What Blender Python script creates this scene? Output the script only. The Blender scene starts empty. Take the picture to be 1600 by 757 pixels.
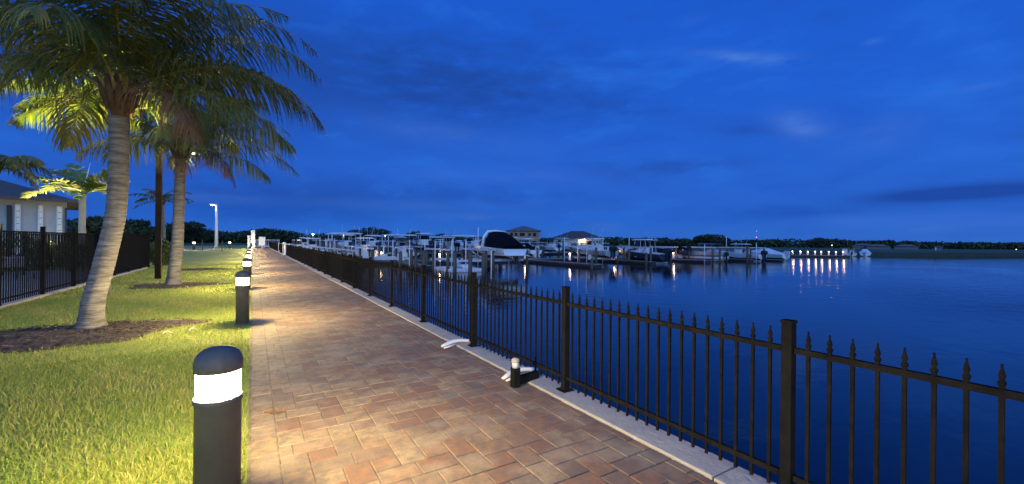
import bpy, math, random
import numpy as np
from mathutils import Vector, Matrix
R = math.radians
S = bpy.context.scene
COL = S.collection

# ------------------------------------------------------------------ camera
F_PX, EYE, THETA, ROLL = 657.0, 1.65, math.atan(405/657.0), R(.6)
_fw = np.array([math.sin(THETA), math.cos(THETA), 0.]); _rt = np.array([math.cos(THETA), -math.sin(THETA), 0.]); _up = np.array([0, 0, 1.])
_R = _rt*math.cos(ROLL) + _up*math.sin(ROLL); _U = _up*math.cos(ROLL) - _rt*math.sin(ROLL)
def ray(x, y): return _fw + _R*(x-800)/F_PX + _U*(378.5-y)/F_PX
def ground(x, y, z=0.):
    r = ray(x, y); t = (z-EYE)/r[2]; return np.array([0, 0, EYE]) + r*t
def at(x, y, zc): return np.array([0, 0, EYE]) + ray(x, y)*zc
cd = bpy.data.cameras.new('camera'); cam = bpy.data.objects.new('camera', cd); COL.objects.link(cam)
cd.sensor_width = 36; cd.lens = 36*F_PX/1600; cd.clip_start = .05; cd.clip_end = 9000
cam.matrix_world = Matrix(((_R[0], _U[0], -_fw[0], 0), (_R[1], _U[1], -_fw[1], 0), (_R[2], _U[2], -_fw[2], EYE), (0, 0, 0, 1)))
S.camera = cam

# ------------------------------------------------------------------ view
S.view_settings.view_transform = 'Standard'; S.view_settings.look = 'None'
S.view_settings.exposure = 0.0; S.view_settings.gamma = 1.0
S.render.engine = 'CYCLES'
S.cycles.use_denoising = True
S.cycles.sample_clamp_indirect = 4.0
S.cycles.max_bounces = 6; S.cycles.transparent_max_bounces = 12
S.cycles.caustics_reflective = False; S.cycles.caustics_refractive = False

# ------------------------------------------------------------------ sky
def lin(r, g, b):
    f = lambda c: (c/255/12.92) if c/255 <= .04045 else ((c/255+.055)/1.055)**2.4
    return (f(r), f(g), f(b), 1)
W = bpy.data.worlds.new('World'); S.world = W; W.use_nodes = True
nt = W.node_tree; N = nt.nodes; L = nt.links
def nd(t, **k):
    n = N.new(t)
    for a, b in k.items(): setattr(n, a, b)
    return n
def mth(op, a, b=None, c=None, clamp=False):
    n = nd('ShaderNodeMath', operation=op); n.use_clamp = clamp
    for i, v in enumerate((a, b, c)):
        if v is None: continue
        if isinstance(v, (int, float)): n.inputs[i].default_value = v
        else: L.new(v, n.inputs[i])
    return n.outputs[0]
def mixc(fac, a, b, bt='MIX'):
    n = nd('ShaderNodeMix', data_type='RGBA', blend_type=bt)
    for i, v in ((0, fac), (6, a), (7, b)):
        if isinstance(v, (int, float)): n.inputs[i].default_value = v
        elif isinstance(v, tuple): n.inputs[i].default_value = v
        else: L.new(v, n.inputs[i])
    return n.outputs[2]
tc = nd('ShaderNodeTexCoord'); sp = nd('ShaderNodeSeparateXYZ'); L.new(tc.outputs['Generated'], sp.inputs[0])
X_, Y_, Z_ = sp.outputs
el = mth('ARCSINE', Z_); az = mth('ARCTAN2', X_, Y_)
ramp = nd('ShaderNodeValToRGB'); L.new(mth('MULTIPLY', Z_, 1.0), ramp.inputs[0])
cr = ramp.color_ramp
cr.elements[0].position = 0.0; cr.elements[0].color = lin(50, 102, 190)
cr.elements[1].position = 1.0; cr.elements[1].color = lin(66, 116, 214)
for p_, c_ in ((.05, (36, 94, 192)), (.15, (33, 94, 198)), (.30, (27, 90, 200)), (.50, (23, 86, 198)), (.62, (26, 86, 196))):
    e = cr.elements.new(p_); e.color = lin(*c_)
# stretched noise cloud layers in (azimuth, elevation)
cb = nd('ShaderNodeCombineXYZ'); L.new(az, cb.inputs[0]); L.new(mth('MULTIPLY', el, 3.2), cb.inputs[1])
n1 = nd('ShaderNodeTexNoise'); n1.inputs['Scale'].default_value = 3.0; n1.inputs['Detail'].default_value = 7; n1.inputs['Roughness'].default_value = .55
n1.inputs['Distortion'].default_value = .5
L.new(cb.outputs[0], n1.inputs['Vector'])
n2 = nd('ShaderNodeTexNoise'); n2.inputs['Scale'].default_value = 9.0; n2.inputs['Detail'].default_value = 8; n2.inputs['Roughness'].default_value = .6
L.new(cb.outputs[0], n2.inputs['Vector'])
def blob(px, py, sx, sy, rag=.5, tilt=0.):
    d = ray(px, py); d = d/np.linalg.norm(d); a0 = math.atan2(d[0], d[1]); e0 = math.asin(d[2])
    d2 = ray(px+sx, py); d2 = d2/np.linalg.norm(d2); sa = abs(math.atan2(d2[0], d2[1])-a0)
    d3 = ray(px, py-sy); d3 = d3/np.linalg.norm(d3); se = abs(math.asin(d3[2])-e0)
    u = mth('DIVIDE', mth('SUBTRACT', az, a0), sa)
    v = mth('DIVIDE', mth('SUBTRACT', mth('SUBTRACT', el, e0), mth('MULTIPLY', mth('SUBTRACT', az, a0), tilt)), se)
    r2 = mth('ADD', mth('MULTIPLY', u, u), mth('MULTIPLY', v, v))
    g = mth('POWER', 2.718, mth('MULTIPLY', r2, -1.0))
    nn = mth('MULTIPLY', mth('SUBTRACT', n2.outputs[0], .5-.5*(1-rag)), 1/ max(.15, rag*.9+.1), clamp=True)
    return mth('MULTIPLY', g, mth('MULTIPLY', nn, 1.6), clamp=True)
base = mixc(mth('MULTIPLY', mth('SUBTRACT', mth('MULTIPLY_ADD', n2.outputs[0], .45, n1.outputs[0]), .725), 2.8, clamp=True), ramp.outputs[0], lin(27, 80, 182))
base = mixc(mth('MULTIPLY', mth('SUBTRACT', .685, mth('MULTIPLY_ADD', n2.outputs[0], .45, n1.outputs[0])), 2.2, clamp=True), base, lin(40, 112, 220))
darkc = lin(24, 70, 158); lightc = lin(92, 140, 222)
for (px, py, sx, sy, rag, tilt, amt) in [(680, 130, 240, 75, .45, 0, 1.0), (560, 300, 330, 26, .4, 0, .45), (1040, 262, 120, 12, .5, 0, .8),
        (960, 168, 70, 14, .4, -.1, .5), (1500, 302, 190, 12, .15, .02, 1.0), (1250, 330, 120, 9, .5, 0, .5), (1170, 205, 60, 14, .5, 0, .4), (420, 320, 160, 26, .3, 0, .5), (150, 60, 420, 130, .25, 0, .8)]:
    base = mixc(mth('MULTIPLY', blob(px, py, sx, sy, rag, tilt), amt), base, darkc)
for (px, py, sx, sy, rag, tilt, amt, c_) in [(1165, 92, 95, 11, .75, -.22, .85, (92, 142, 218)), (1078, 33, 22, 8, .8, 0, .4, (84, 134, 214)), (1250, 195, 45, 20, .5, -.3, .55, (84, 128, 214)),
        (1370, 215, 60, 22, .6, .2, .3, (84, 128, 214)), (640, 322, 140, 9, .6, 0, .45, (72, 116, 196)), (950, 352, 30, 8, .8, 0, .7, (88, 134, 208)), (730, 340, 90, 7, .7, 0, .5, (80, 124, 200)), (1450, 358, 60, 7, .8, 0, .4, (84, 130, 206)), (1365, 65, 16, 5, .7, 0, .3, (84, 134, 214)),
        (700, 212, 150, 20, .6, -.1, .35, (76, 124, 216)), (800, 275, 150, 12, .6, 0, .3, (76, 124, 216)), (1520, 138, 60, 6, .5, 0, .2, (80, 130, 210)), (1450, 345, 250, 12, .3, 0, .25, (70, 115, 210)), (330, 310, 90, 8, .5, 0, .3, (78, 122, 204))]:
    base = mixc(mth('MULTIPLY', blob(px, py, sx, sy, rag, tilt), amt), base, lin(*c_))
bg1 = N['Background']; L.new(base, bg1.inputs[0]); bg1.inputs[1].default_value = 1.1
sk = nd('ShaderNodeTexSky', sky_type='NISHITA'); sk.sun_disc = False
SUN_AZ = 205.0                                        # the sun set behind the photographer
sk.sun_elevation = R(-1.5); sk.sun_rotation = R(SUN_AZ)
bg2 = nd('ShaderNodeBackground'); L.new(sk.outputs[0], bg2.inputs[0]); bg2.inputs[1].default_value = .012
ad = nd('ShaderNodeAddShader'); L.new(bg1.outputs[0], ad.inputs[0]); L.new(bg2.outputs[0], ad.inputs[1])
L.new(ad.outputs[0], N['World Output'].inputs[0])

# soft bluish fill from behind the camera, added to brighten the boats
sl = bpy.data.lights.new('sun', 'SUN'); sl.energy = 1.5; sl.angle = R(60); sl.color = (.42, .70, 1.0)
so = bpy.data.objects.new('sun', sl); COL.objects.link(so)
_d = Vector((math.sin(R(SUN_AZ)), math.cos(R(SUN_AZ)), math.tan(R(28)))).normalized()
so.rotation_euler = _d.to_track_quat('Z', 'Y').to_euler()

# ------------------------------------------------------------------ materials
MATS = {}
def mat(name, color, rough=.6, metal=0., noise=None, bump=None, emit=None, spec=None, stretch=(1, 1, 1), attr=None, trans=None):
    """noise=(scale, colour2, contrast)  bump=(scale, strength)  attr=second colour mixed by the 'rnd' attribute"""
    if name in MATS: return MATS[name]
    m = bpy.data.materials.new(name); m.use_nodes = True; t = m.node_tree; b = t.nodes['Principled BSDF']
    c = color if len(color) == 4 else (*color, 1)
    b.inputs['Base Color'].default_value = c; b.inputs['Roughness'].default_value = rough; b.inputs['Metallic'].default_value = metal
    if spec is not None: b.inputs['Specular IOR Level'].default_value = spec
    if noise or bump:
        co = t.nodes.new('ShaderNodeTexCoord'); mp = t.nodes.new('ShaderNodeMapping'); mp.inputs['Scale'].default_value = stretch
        t.links.new(co.outputs['Object'], mp.inputs[0])
    if noise:
        n = t.nodes.new('ShaderNodeTexNoise'); n.inputs['Scale'].default_value = noise[0]; n.inputs['Detail'].default_value = 6; n.inputs['Roughness'].default_value = .65
        t.links.new(mp.outputs[0], n.inputs['Vector'])
        r = t.nodes.new('ShaderNodeMapRange'); k = noise[2] if len(noise) > 2 else .25
        r.inputs[1].default_value = .5-k/2; r.inputs[2].default_value = .5+k/2
        t.links.new(n.outputs[0], r.inputs[0])
        x = t.nodes.new('ShaderNodeMix'); x.data_type = 'RGBA'; x.inputs[6].default_value = c; x.inputs[7].default_value = (*noise[1], 1)
        t.links.new(r.outputs[0], x.inputs[0]); out = x.outputs[2]
        if attr:
            a = t.nodes.new('ShaderNodeAttribute'); a.attribute_name = 'rnd'
            x2 = t.nodes.new('ShaderNodeMix'); x2.data_type = 'RGBA'; x2.inputs[7].default_value = (*attr, 1)
            t.links.new(out, x2.inputs[6]); t.links.new(a.outputs['Fac'], x2.inputs[0]); out = x2.outputs[2]
        t.links.new(out, b.inputs['Base Color'])
    elif attr:
        a = t.nodes.new('ShaderNodeAttribute'); a.attribute_name = 'rnd'
        x2 = t.nodes.new('ShaderNodeMix'); x2.data_type = 'RGBA'; x2.inputs[6].default_value = c; x2.inputs[7].default_value = (*attr, 1)
        t.links.new(a.outputs['Fac'], x2.inputs[0]); t.links.new(x2.outputs[2], b.inputs['Base Color'])
    if bump:
        n = t.nodes.new('ShaderNodeTexNoise'); n.inputs['Scale'].default_value = bump[0]; n.inputs['Detail'].default_value = 6
        t.links.new(mp.outputs[0], n.inputs['Vector'])
        u = t.nodes.new('ShaderNodeBump'); u.inputs['Strength'].default_value = bump[1]; u.inputs['Distance'].default_value = .02
        t.links.new(n.outputs[0], u.inputs['Height']); t.links.new(u.outputs[0], b.inputs['Normal'])
    if emit:
        b.inputs['Emission Color'].default_value = (*emit[0], 1); b.inputs['Emission Strength'].default_value = emit[1]
    if trans:                                            # thin leaf: light passes through
        tr = t.nodes.new('ShaderNodeBsdfTranslucent'); ms = t.nodes.new('ShaderNodeMixShader'); ms.inputs[0].default_value = trans
        src = b.inputs['Base Color'].links[0].from_socket if b.inputs['Base Color'].links else None
        if src: t.links.new(src, tr.inputs[0])
        else: tr.inputs[0].default_value = c
        t.links.new(b.outputs[0], ms.inputs[1]); t.links.new(tr.outputs[0], ms.inputs[2])
        t.links.new(ms.outputs[0], t.nodes['Material Output'].inputs[0])
    MATS[name] = m; return m
def lamp_glass(name, color, strength):
    m = bpy.data.materials.new(name); m.use_nodes = True; t = m.node_tree
    for n in list(t.nodes):
        if n.type != 'OUTPUT_MATERIAL': t.nodes.remove(n)
    o = t.nodes['Material Output']
    e = t.nodes.new('ShaderNodeEmission'); e.inputs[0].default_value = (*color, 1); e.inputs[1].default_value = strength
    tr = t.nodes.new('ShaderNodeBsdfTransparent'); tr.inputs[0].default_value = (.95, .95, .95, 1)
    a = t.nodes.new('ShaderNodeAddShader'); t.links.new(e.outputs[0], a.inputs[0]); t.links.new(tr.outputs[0], a.inputs[1]); t.links.new(a.outputs[0], o.inputs[0])
    return m

M_black = mat('powder coated black aluminium', (.010, .0105, .012), .6, 0, noise=(9, (.016, .016, .017)), spec=.0)
M_bollard = mat('dark bronze bollard paint', (.075, .074, .073), .6, 0, noise=(6, (.10, .098, .095)), bump=(60, .08))
M_glass = lamp_glass('lit bollard glass', (1, .88, .62), 6.0)
M_conc = mat('weathered concrete', (.42, .40, .36), .85, noise=(3, (.30, .29, .27), .5), bump=(25, .5))
M_white = mat('white gelcoat', (.78, .80, .82), .25, noise=(2, (.66, .69, .72), .6))
M_whitep = mat('white plastic', (.75, .76, .78), .4, noise=(3, (.62, .64, .67), .6))
M_alu = mat('brushed aluminium', (.62, .64, .66), .45, .15)
M_navy = mat('navy hull paint', (.025, .035, .07), .3, noise=(2, (.04, .05, .09)))
M_greyh = mat('grey hull paint', (.30, .33, .38), .35, noise=(2, (.36, .39, .44)))
M_dark = mat('black canvas', (.004, .005, .009), .9, noise=(3, (.008, .009, .014)), bump=(8, .3), spec=.05)
M_bottom = mat('dark bottom paint', (.05, .03, .03), .7, noise=(3, (.09, .06, .05)))
M_wind = mat('dark boat windscreen', (.02, .03, .05), .06)
M_seat = mat('white vinyl seats', (.6, .6, .6), .5)
M_wood = mat('tarred timber piling', (.06, .05, .04), .85, noise=(4, (.12, .10, .08), .4), bump=(12, .6), stretch=(1, 1, .2))
M_deckw = mat('grey dock decking', (.24, .225, .21), .8, noise=(5, (.16, .15, .14), .4), stretch=(.3, 3, 1))
M_pvc = mat('white guide pole', (.7, .72, .75), .45)
M_glow = mat('lit pedestal lamp', (.9, .8, .6), .5, emit=((1, .60, .28), 6))
M_glow2 = mat('lit cool lamp', (.9, .9, .9), .5, emit=((.85, .92, 1), 14))
M_red = mat('lit red lamp', (.6, .05, .05), .5, emit=((1, .05, .12), 3))
M_outb = mat('outboard cowling', (.02, .022, .026), .3)
M_outw = mat('white outboard cowling', (.6, .62, .66), .3)

# ------------------------------------------------------------------ mesh helper
class MB:
    def __init__(s): s.v = []; s.f = []; s.m = []; s.sm = []; s.r = []
    def add(s, vs, fs, mi=0, smooth=False, rnd=0.):
        o = len(s.v); s.v += [tuple(map(float, p)) for p in vs]
        for f in fs: s.f.append(tuple(i+o for i in f)); s.m.append(mi); s.sm.append(smooth)
        s.r += [rnd]*len(vs)
    def box(s, c, d, mi=0, rz=0., tap=1.0):
        x, y, z = d[0]/2, d[1]/2, d[2]/2; vs = []
        for sz, k in ((-z, 1.0), (z, tap)):
            for sx, sy in ((-x, -y), (x, -y), (x, y), (-x, y)):
                px, py = sx*k, sy*k
                vs.append((c[0]+px*math.cos(rz)-py*math.sin(rz), c[1]+px*math.sin(rz)+py*math.cos(rz), c[2]+sz))
        s.add(vs, [(0, 3, 2, 1), (4, 5, 6, 7), (0, 1, 5, 4), (1, 2, 6, 5), (2, 3, 7, 6), (3, 0, 4, 7)], mi)
    def lathe(s, prof, c=(0, 0, 0), n=24, mi=0, smooth=True, cap=True, ph=0.):
        vs = []
        for r, z in prof:
            for k in range(n):
                a = 2*math.pi*k/n+ph; vs.append((c[0]+r*math.cos(a), c[1]+r*math.sin(a), c[2]+z))
        fs = [(i*n+k, i*n+(k+1) % n, (i+1)*n+(k+1) % n, (i+1)*n+k) for i in range(len(prof)-1) for k in range(n)]
        s.add(vs, fs, mi, smooth)
        if cap:
            o = len(s.v)-len(vs)
            s.f.append(tuple(o+k for k in reversed(range(n)))); s.m.append(mi); s.sm.append(False)
            s.f.append(tuple(o+(len(prof)-1)*n+k for k in range(n))); s.m.append(mi); s.sm.append(False)
    def tube(s, pts, rad, n=8, mi=0, smooth=True, flat=1.0):
        pts = [Vector(p) for p in pts]; rs = rad if hasattr(rad, '__len__') else [rad]*len(pts)
        vs = []; prev = None
        for i, p in enumerate(pts):
            t = (pts[min(i+1, len(pts)-1)]-pts[max(i-1, 0)]).normalized()
            ref = Vector((0, 0, 1)) if abs(t.z) < .9 else Vector((0, 1, 0))
            if prev is not None: ref = prev
            a = t.cross(ref).normalized(); b = a.cross(t).normalized(); prev = b if abs(t.dot(b)) < .5 else None
            for k in range(n):
                an = 2*math.pi*k/n; vs.append(p+a*math.cos(an)*rs[i]+b*math.sin(an)*rs[i]*flat)
        fs = [(i*n+k, i*n+(k+1) % n, (i+1)*n+(k+1) % n, (i+1)*n+k) for i in range(len(pts)-1) for k in range(n)]
        fs += [tuple(reversed(range(n))), tuple((len(pts)-1)*n+k for k in range(n))]
        s.add(vs, fs, mi, smooth)
    def build(s, name, mats, parent=None, loc=None, rz=0., bevel=0):
        me = bpy.data.meshes.new(name); me.from_pydata(s.v, [], s.f)
        me.polygons.foreach_set('material_index', s.m); me.polygons.foreach_set('use_smooth', s.sm)
        if any(s.r):
            a = me.attributes.new('rnd', 'FLOAT', 'POINT'); a.data.foreach_set('value', s.r)
        for m in (mats if isinstance(mats, (list, tuple)) else [mats]): me.materials.append(m)
        me.update()
        o = bpy.data.objects.new(name, me); COL.objects.link(o)
        if parent: o.parent = parent
        if loc is not None: o.location = loc
        if rz: o.rotation_euler.z = rz
        if bevel:
            b = o.modifiers.new('bevel', 'BEVEL'); b.width = bevel; b.segments = 2; b.limit_method = 'ANGLE'; b.angle_limit = R(40)
        return o
def tag(o, label, cat, group=None, kind=None):
    o['label'] = label; o['category'] = cat
    if group: o['group'] = group
    if kind: o['kind'] = kind
    return o
def thing(name, label, cat, loc=(0, 0, 0), rz=0., group=None):
    o = bpy.data.objects.new(name, None); COL.objects.link(o); o.location = tuple(map(float, loc)); o.rotation_euler.z = rz; o.empty_display_size = .2
    return tag(o, label, cat, group)
def struct(o, label=None):
    o['kind'] = 'structure'
    if label: o['label'] = label
    return o
def copy_thing(o, loc, rz, label, group=None, mesh_parent=None):
    c = o.copy(); COL.objects.link(c)
    c.location = tuple(map(float, loc)); c.rotation_euler.z = rz
    if label: c['label'] = label
    if group: c['group'] = group
    for ch in o.children:
        d = ch.copy(); COL.objects.link(d); d.parent = c
        for g in ch.children:
            e = g.copy(); COL.objects.link(e); e.parent = d
    return c
ORD = ['first', 'second', 'third', 'fourth', 'fifth', 'sixth', 'seventh', 'eighth', 'ninth', 'tenth', 'eleventh', 'twelfth', 'thirteenth', 'fourteenth', 'fifteenth', 'sixteenth', 'seventeenth', 'eighteenth']
def meshnp(name, v, f, mats, mi=None, rnd=None, smooth=False):
    me = bpy.data.meshes.new(name); k = f.shape[1]
    me.vertices.add(len(v)); me.vertices.foreach_set('co', v.astype(np.float32).ravel())
    me.loops.add(f.size); me.loops.foreach_set('vertex_index', f.astype(np.int32).ravel())
    me.polygons.add(len(f)); me.polygons.foreach_set('loop_start', np.arange(0, f.size, k, dtype=np.int32))
    me.update(calc_edges=True)
    if rnd is not None:
        a = me.attributes.new('rnd', 'FLOAT', 'POINT'); a.data.foreach_set('value', rnd.astype(np.float32))
    for m in mats: me.materials.append(m)
    if mi is not None: me.polygons.foreach_set('material_index', mi.astype(np.int32))
    me.polygons.foreach_set('use_smooth', np.full(len(f), bool(smooth)))
    me.update(); o = bpy.data.objects.new(name, me); COL.objects.link(o); return o

WZ = -1.3          # water level
PATH_W, CAP_W, FX = 2.75, 3.06, 2.95
PATH_END = 104.0
rng = np.random.default_rng(7); random.seed(7)

# ================================================================== SETTING
# ---- lawn base (soil + short turf), sheet left of the path
M_turf = mat('turf soil', (.20, .28, .035), .95, noise=(2.2, (.34, .34, .08), .5), bump=(40, 1.0))
b = MB(); b.add([(-400, -40, -.02), (-.02, -40, -.02), (-.02, 260, -.02), (-400, 260, -.02)], [(0, 1, 2, 3)]); struct(b.build('lawn', M_turf), 'mown green lawn lit by the path bollards')
# ---- path bed and pavers
M_bed = mat('paver joint sand', (.30, .25, .16), .95, noise=(6, (.07, .055, .04), .35))
M_pav = bpy.data.materials.new('concrete pavers'); M_pav.use_nodes = True
t = M_pav.node_tree; pb = t.nodes['Principled BSDF']; pb.inputs['Roughness'].default_value = .85; pb.inputs['Specular IOR Level'].default_value = .25
at_ = t.nodes.new('ShaderNodeAttribute'); at_.attribute_name = 'rnd'
rp = t.nodes.new('ShaderNodeValToRGB'); rp.color_ramp.interpolation = 'LINEAR'
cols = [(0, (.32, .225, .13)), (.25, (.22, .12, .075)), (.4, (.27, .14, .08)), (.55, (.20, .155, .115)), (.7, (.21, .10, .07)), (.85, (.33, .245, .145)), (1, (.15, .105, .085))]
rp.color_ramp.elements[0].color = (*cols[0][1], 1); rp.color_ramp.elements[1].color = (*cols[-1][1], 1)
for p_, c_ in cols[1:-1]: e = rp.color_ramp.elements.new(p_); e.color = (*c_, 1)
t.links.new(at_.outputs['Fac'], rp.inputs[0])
geo = t.nodes.new('ShaderNodeTexCoord')
def tn(scale, det=6, rough=.6):
    n = t.nodes.new('ShaderNodeTexNoise'); n.inputs['Scale'].default_value = scale; n.inputs['Detail'].default_value = det; n.inputs['Roughness'].default_value = rough
    t.links.new(geo.outputs['Object'], n.inputs['Vector']); return n.outputs[0]
def tm(fac, a, b_, bt='MIX'):
    x = t.nodes.new('ShaderNodeMix'); x.data_type = 'RGBA'; x.blend_type = bt
    for i, v in ((0, fac), (6, a), (7, b_)):
        if isinstance(v, (int, float)): x.inputs[i].default_value = v
        elif isinstance(v, tuple): x.inputs[i].default_value = v
        else: t.links.new(v, x.inputs[i])
    return x.outputs[2]
def tr_(v, lo, hi, a=0., b_=1.):
    r = t.nodes.new('ShaderNodeMapRange'); r.inputs[1].default_value = lo; r.inputs[2].default_value = hi; r.inputs[3].default_value = a; r.inputs[4].default_value = b_
    t.links.new(v, r.inputs[0]); return r.outputs[0]
c0 = tm(tr_(tn(11), .38, .62, 0, .75), rp.outputs[0], (.135, .11, .095, 1))       # mottling within a paver
c0 = tm(tr_(tn(2.2, 5), .48, .66, 0, .6), c0, (.34, .27, .19, 1))                 # worn pale patches
c0 = tm(tr_(tn(1.1, 7, .7), .64, .76, 0, .35), c0, (.45, .43, .42, 1))             # efflorescence
c0 = tm(tr_(tn(38, 3), .56, .75, 0, .5), c0, (.06, .05, .045, 1))                 # pits and grit
t.links.new(c0, pb.inputs['Base Color'])
bp = t.nodes.new('ShaderNodeBump'); bp.inputs['Strength'].default_value = .7; bp.inputs['Distance'].default_value = .006
t.links.new(tn(60, 8, .7), bp.inputs['Height']); t.links.new(bp.outputs[0], pb.inputs['Normal'])
U = .1905
def pavers():
    rects = []
    D0, D1 = -4.0, PATH_END
    # soldier course at the left edge
    y = D0
    while y < D1: rects.append((0.0, y, U-.002, y+.2965)); y += .2965
    ncol = int((PATH_W-U)/U)+2; nrow = int((D1-D0)/U)
    for c4 in range(0, ncol+4, 4):
        for r4 in range(0, nrow+4, 4):
            x0, y0 = U+(c4-2)*U, D0+(r4-2)*U
            q = []
            q += [(0, 1, 1, 2.5), (0, 2.5, 1, 4)]                     # two stretchers along the path
            q += [(2, -1, 3, .5), (2, .5, 3, 2)]
            q += [(-1, 0, .5, 1), (.5, 0, 2, 1)]                      # two across
            q += [(1, 2, 2.5, 3), (2.5, 2, 4, 3)]
            q += [(1, 1, 2, 2), (1, 3, 2, 4), (3, 1, 4, 2), (3, 3, 4, 4)]
            for a in q: rects.append((x0+a[0]*U, y0+a[1]*U, x0+a[2]*U, y0+a[3]*U))
    V = []; Fc = []; Rn = []
    for i, (xa, ya, xb, yb) in enumerate(rects):
        if i > int((D1-D0)/.2965)+1: xa = max(xa, U)
        xb = min(xb, PATH_W)
        if xb-xa < .03 or yb > D1+.3 or ya < D0-.5: continue
        g, bv = .0028+rng.random()*.0015, .004
        z = rng.normal(0, .0009); tx, ty = rng.normal(0, .0035, 2)
        xm, ym = (xa+xb)/2, (ya+yb)/2
        o = len(V)
        for (ins, dz) in ((g, -.03), (g, -.005), (g+bv, 0)):
            for (x, y) in ((xa+ins, ya+ins), (xb-ins, ya+ins), (xb-ins, yb-ins), (xa+ins, yb-ins)):
                V.append((x, y, z+dz+(x-xm)*tx+(y-ym)*ty))
        for k in range(4):
            k2 = (k+1) % 4
            Fc.append((o+k, o+k2, o+4+k2, o+4+k)); Fc.append((o+4+k, o+4+k2, o+8+k2, o+8+k))
        Fc.append((o+8, o+9, o+10, o+11))
        r = rng.random()
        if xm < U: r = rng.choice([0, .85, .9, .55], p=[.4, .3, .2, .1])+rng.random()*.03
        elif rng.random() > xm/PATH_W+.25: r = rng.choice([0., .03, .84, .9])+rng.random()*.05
        if xm > 1.2 and rng.random() < (xm-1.0)*.45: r = rng.choice([.28, .44, .68, .97])+rng.normal(0, .02)  # darker reds toward the railing put the lamp falloff into the paver colours
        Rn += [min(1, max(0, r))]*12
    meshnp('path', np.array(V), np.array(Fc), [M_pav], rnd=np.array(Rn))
pavers(); struct(bpy.data.objects['path'], 'brick paver waterfront walkway')
b = MB(); b.add([(-.02, -6, -.0075), (PATH_W, -6, -.0075), (PATH_W, PATH_END, -.0075), (-.02, PATH_END, -.0075)], [(0, 1, 2, 3)])
struct(b.build('path_bed', M_bed))
# ---- seawall with its concrete cap
b = MB(); y = -8.0; i = 0
while y < PATH_END+6:
    w = 4.88
    o = rng.normal(0, .004)
    b.box(((PATH_W+CAP_W)/2+.004+o, y+w/2, -.10), (CAP_W-PATH_W, w-.012, .236+o)); y += w
b.box((PATH_W+.17, 50, -1.7), (.22, 116, 3.0))
struct(b.build('kerb', M_conc, bevel=.008), 'pale concrete seawall cap along the path edge')
# ---- water
M_water = bpy.data.materials.new('marina water'); M_water.use_nodes = True
t = M_water.node_tree; wb = t.nodes['Principled BSDF']
wb.inputs['Base Color'].default_value = (.001, .003, .015, 1); wb.inputs['Roughness'].default_value = .035; wb.inputs['IOR'].default_value = 1.37
geo = t.nodes.new('ShaderNodeTexCoord')
n1 = t.nodes.new('ShaderNodeTexNoise'); n1.inputs['Scale'].default_value = .9; n1.inputs['Detail'].default_value = 4; n1.inputs['Distortion'].default_value = .6
mp = t.nodes.new('ShaderNodeMapping'); mp.inputs['Scale'].default_value = (1, 1.6, 1); mp.inputs['Rotation'].default_value = (0, 0, R(-35))
t.links.new(geo.outputs['Object'], mp.inputs[0]); t.links.new(mp.outputs[0], n1.inputs['Vector'])
n2 = t.nodes.new('ShaderNodeTexNoise'); n2.inputs['Scale'].default_value = 5.0; n2.inputs['Detail'].default_value = 3; t.links.new(mp.outputs[0], n2.inputs['Vector'])
sm = t.nodes.new('ShaderNodeMath'); sm.operation = 'MULTIPLY_ADD'; t.links.new(n2.outputs[0], sm.inputs[0]); sm.inputs[1].default_value = .16; t.links.new(n1.outputs[0], sm.inputs[2])
n3 = t.nodes.new('ShaderNodeTexNoise'); n3.inputs['Scale'].default_value = .045; n3.inputs['Detail'].default_value = 4; n3.inputs['Distortion'].default_value = 1.2; t.links.new(mp.outputs[0], n3.inputs['Vector'])
rr_ = t.nodes.new('ShaderNodeMapRange'); rr_.inputs[1].default_value = .42; rr_.inputs[2].default_value = .6; rr_.inputs[3].default_value = .015; rr_.inputs[4].default_value = .03; t.links.new(n3.outputs[0], rr_.inputs[0]); t.links.new(rr_.outputs[0], wb.inputs['Roughness'])
rs_ = t.nodes.new('ShaderNodeMapRange'); rs_.inputs[1].default_value = .40; rs_.inputs[2].default_value = .62; rs_.inputs[3].default_value = .18; rs_.inputs[4].default_value = .36; t.links.new(n3.outputs[0], rs_.inputs[0])
bu = t.nodes.new('ShaderNodeBump'); t.links.new(rs_.outputs[0], bu.inputs['Strength']); bu.inputs['Distance'].default_value = .06
t.links.new(sm.outputs[0], bu.inputs['Height']); t.links.new(bu.outputs[0], wb.inputs['Normal'])
b = MB(); b.add([(PATH_W+.1, -60, WZ), (420, -60, WZ), (420, 210, WZ), (PATH_W+.1, 210, WZ)], [(0, 1, 2, 3)])
struct(b.build('water', M_water), 'calm dark blue marina water')
# ---- far land: bank sloping up from the shoreline then flat to the horizon
M_field = mat('rough dusk field', (.03, .055, .022), .95, noise=(.08, (.05, .075, .03), .4))
M_bank = mat('reedy shore bank', (.02, .028, .016), .95, noise=(.4, (.035, .045, .02), .4), bump=(2, .8))
shore = [(PATH_W+.25, 107.5), (8, 109.)]
for (px, zc) in ((520, 150), (700, 142), (850, 132), (940, 128), (1080, 122), (1240, 117), (1330, 116), (1400, 116), (1500, 120), (1600, 125), (1680, 132)):
    p = at(px, 400, zc); shore.append((p[0], p[1]))
shore += [(260, -20), (300, -60)]
b = MB(); c = np.array([60, 40.]); ring = []
for k in range(len(shore)-1):
    p, q = np.array(shore[k]), np.array(shore[k+1])
    for j in range(5): ring.append(p+(q-p)*j/5)
ring.append(np.array(shore[-1]))
levels = [(0, WZ-.6), (1.5, WZ+.25), (6, -.12), (40, .05), (400, .05), (4500, .05)]
vs = []; fs = []
for p in ring:
    d = (p-c)/np.linalg.norm(p-c)
    for k, (o_, z_) in enumerate(levels):
        j = rng.normal(0, .5) if k < 3 else 0
        q = p+d*(o_+j); vs.append((q[0], q[1], z_+(rng.normal(0, .06) if k in (2,) else 0)))
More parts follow.
